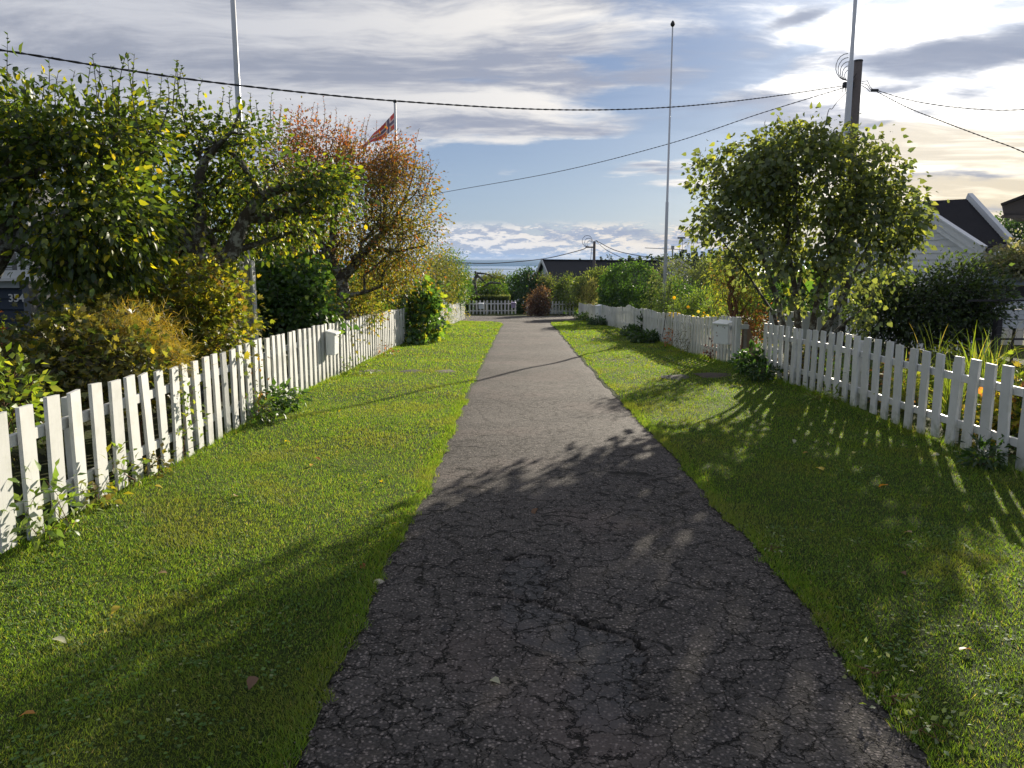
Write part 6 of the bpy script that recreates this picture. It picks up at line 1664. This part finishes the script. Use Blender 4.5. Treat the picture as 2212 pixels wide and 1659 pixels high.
def stone(name, vx, vy, size, m, label, cat, seed, flat=.5, grp=None):
    g_ = G(vx, vy); r = random.Random(seed); mb = MB(); n = 10; rings = ((0, .8, -.3), (0, 1, .1), (0, .8, .7), (0, .35, 1.0)); vs = []
    for _, rr_, hh_ in rings:
        for k in range(n): an = k * 6.283 / n; q = rr_ * (1 + .14 * math.sin(k * 2.3 + seed) + r.uniform(-.06, .06)); vs.append((g_[0] + size[0] * q * math.cos(an), g_[1] + size[1] * q * math.sin(an), gz(g_[0], g_[1]) + hh_ * size[2]))
    fs = [(j * n + i, j * n + (i + 1) % n, (j + 1) * n + (i + 1) % n, (j + 1) * n + i) for j in range(3) for i in range(n)] + [tuple(3 * n + k for k in range(n))]
    mb.add(vs, fs); o_ = mb.build(name, m, None, smooth=False); tag(o_, label, cat, grp); return o_


PALE = simple('pale_stone', (.42, .38, .30), .8, scale=30, var=.25); SLAB = simple('grey_slab', (.085, .082, .08), 1.0, scale=14, var=.4, spec=.05)
stone('stone', 818, 1258, (.030, .022, .018), PALE, 'small pale pebble at the left edge of the path', 'stone', 3)
stone('stone', 1095, 712, (.30, .09, .03), PALE, 'flat pale stone at the far left edge of the path', 'stone', 4)
SOIL2 = simple('bare_earth', (.045, .033, .024), .95, scale=20, var=.4)
for i, (vx, vy, sx, sy, m_, lab) in enumerate(((800, 804, .30, .28, SOIL2, 'sunken earth-covered stepping slab nearest the left fence'), (890, 804, .30, .30, SLAB, 'sunken grey stepping slab in the middle of the left lawn'), (962, 804, .26, .28, SOIL2, 'sunken stepping slab nearest the path on the left lawn'),
                                              (1470, 817, .34, .40, SLAB, 'grey stepping slab on the right lawn before the garden opening'), (1552, 812, .42, .38, SOIL2, 'bare trodden earth patch at the garden opening on the right'))):
    stone('stepping_slab', vx, vy, (sx, sy, .030), m_, lab, 'slab', 20 + i, grp='stepping slabs across the lawns')
# edge plantain leaves and crumbs along the asphalt
for i, yy in enumerate((3.05, 2.82, 2.62, 4.55)):
    xx = path_r(yy) + .05
    weed(['pale plantain rosette on the right path edge, farthest of the corner three', 'pale plantain rosette on the right path edge, middle of the corner three', 'pale plantain rosette on the right edge of the path, nearest the camera', 'small plantain rosette on the right path edge, halfway along the shade'][i], xx, yy, .085, .045, [(3, (.20, .25, .13)), (2, (.12, .17, .05))], .026, 12, 5, 'mid', 40 + i)
r_ = np.random.default_rng(77); n_ = 3000; yy = r_.uniform(1.9, 11, n_) ** 1.0; sd_ = r_.random(n_) < .5
xx = np.where(sd_, [path_l(v) for v in yy], [path_r(v) for v in yy]) + np.where(sd_, 1, -1) * (np.abs(r_.normal(size=n_)) * .07 - .03)
O = np.array([(1, 0, 0), (-1, 0, 0), (0, 1, 0), (0, -1, 0), (0, 0, .8), (0, 0, -.6)]); OF = np.array([(0, 2, 4), (2, 1, 4), (1, 3, 4), (3, 0, 4)])
sz = r_.uniform(.002, .0065, n_); rot = r_.random(n_) * 6.28
V = O[None] * sz[:, None, None] * r_.uniform(.6, 1.3, (n_, 6, 1)); c_, s_ = np.cos(rot)[:, None], np.sin(rot)[:, None]
V = np.stack([V[..., 0] * c_ - V[..., 1] * s_, V[..., 0] * s_ + V[..., 1] * c_, V[..., 2]], -1) + np.stack([xx, yy, ground(xx, yy) + .003], 1)[:, None]
tag(link_mesh('gravel', V.reshape(-1, 3), (OF[None] + (np.arange(n_) * 6)[:, None, None]).reshape(-1, 3), simple('grit', (.16, .14, .13), .9, scale=40, var=.5), None, loc=(0, 0, 0)), 'loose grit crumbled along the edges of the path', 'gravel', kind='stuff')

# low clover and plantain scattered through the lawns
r_ = np.random.default_rng(88)
for side in (0, 1):
    c_ = r_.uniform(0, 1, (230, 2)); Pn = []
    for a_, b_ in c_:
        y = 2.0 + 9.5 * b_ ** 1.4; xa, xb = (lf(y), path_l(y)) if side == 0 else (path_r(y), rf(y)); x = xa + (xb - xa) * (.06 + .88 * a_); m_ = r_.integers(6, 34); sp = .03 + .09 * r_.random()
        q = np.stack([x + r_.normal(size=m_) * sp, y + r_.normal(size=m_) * sp, 0 * r_.random(m_)], 1); Pn.append(q)
    Pn = np.vstack(Pn); Pn[:, 2] = ground(Pn[:, 0], Pn[:, 1]) + .020 + .010 * r_.random(len(Pn)); n_ = len(Pn); an = r_.random(n_) * 6.28
    V, F = leaf_geo(Pn, np.stack([np.cos(an), np.sin(an), .15 + 0 * an], 1), np.tile([0., 0, 1], (n_, 1)) + r_.normal(size=(n_, 3)) * .25, r_.uniform(.013, .024, n_), 'mid', 1.5)
    o_ = link_mesh('clover', V, F, GRASS, None, np.repeat(pal_colors(n_, [(4, (.07, .15, .03)), (2, (.12, .20, .05)), (.6, (.22, .26, .12))], r_), 5, 0), loc=(0, 0, 0))
    tag(o_, 'low clover leaves scattered in the lawn ' + ('left' if side == 0 else 'right') + ' of the path', 'clover', kind='stuff')
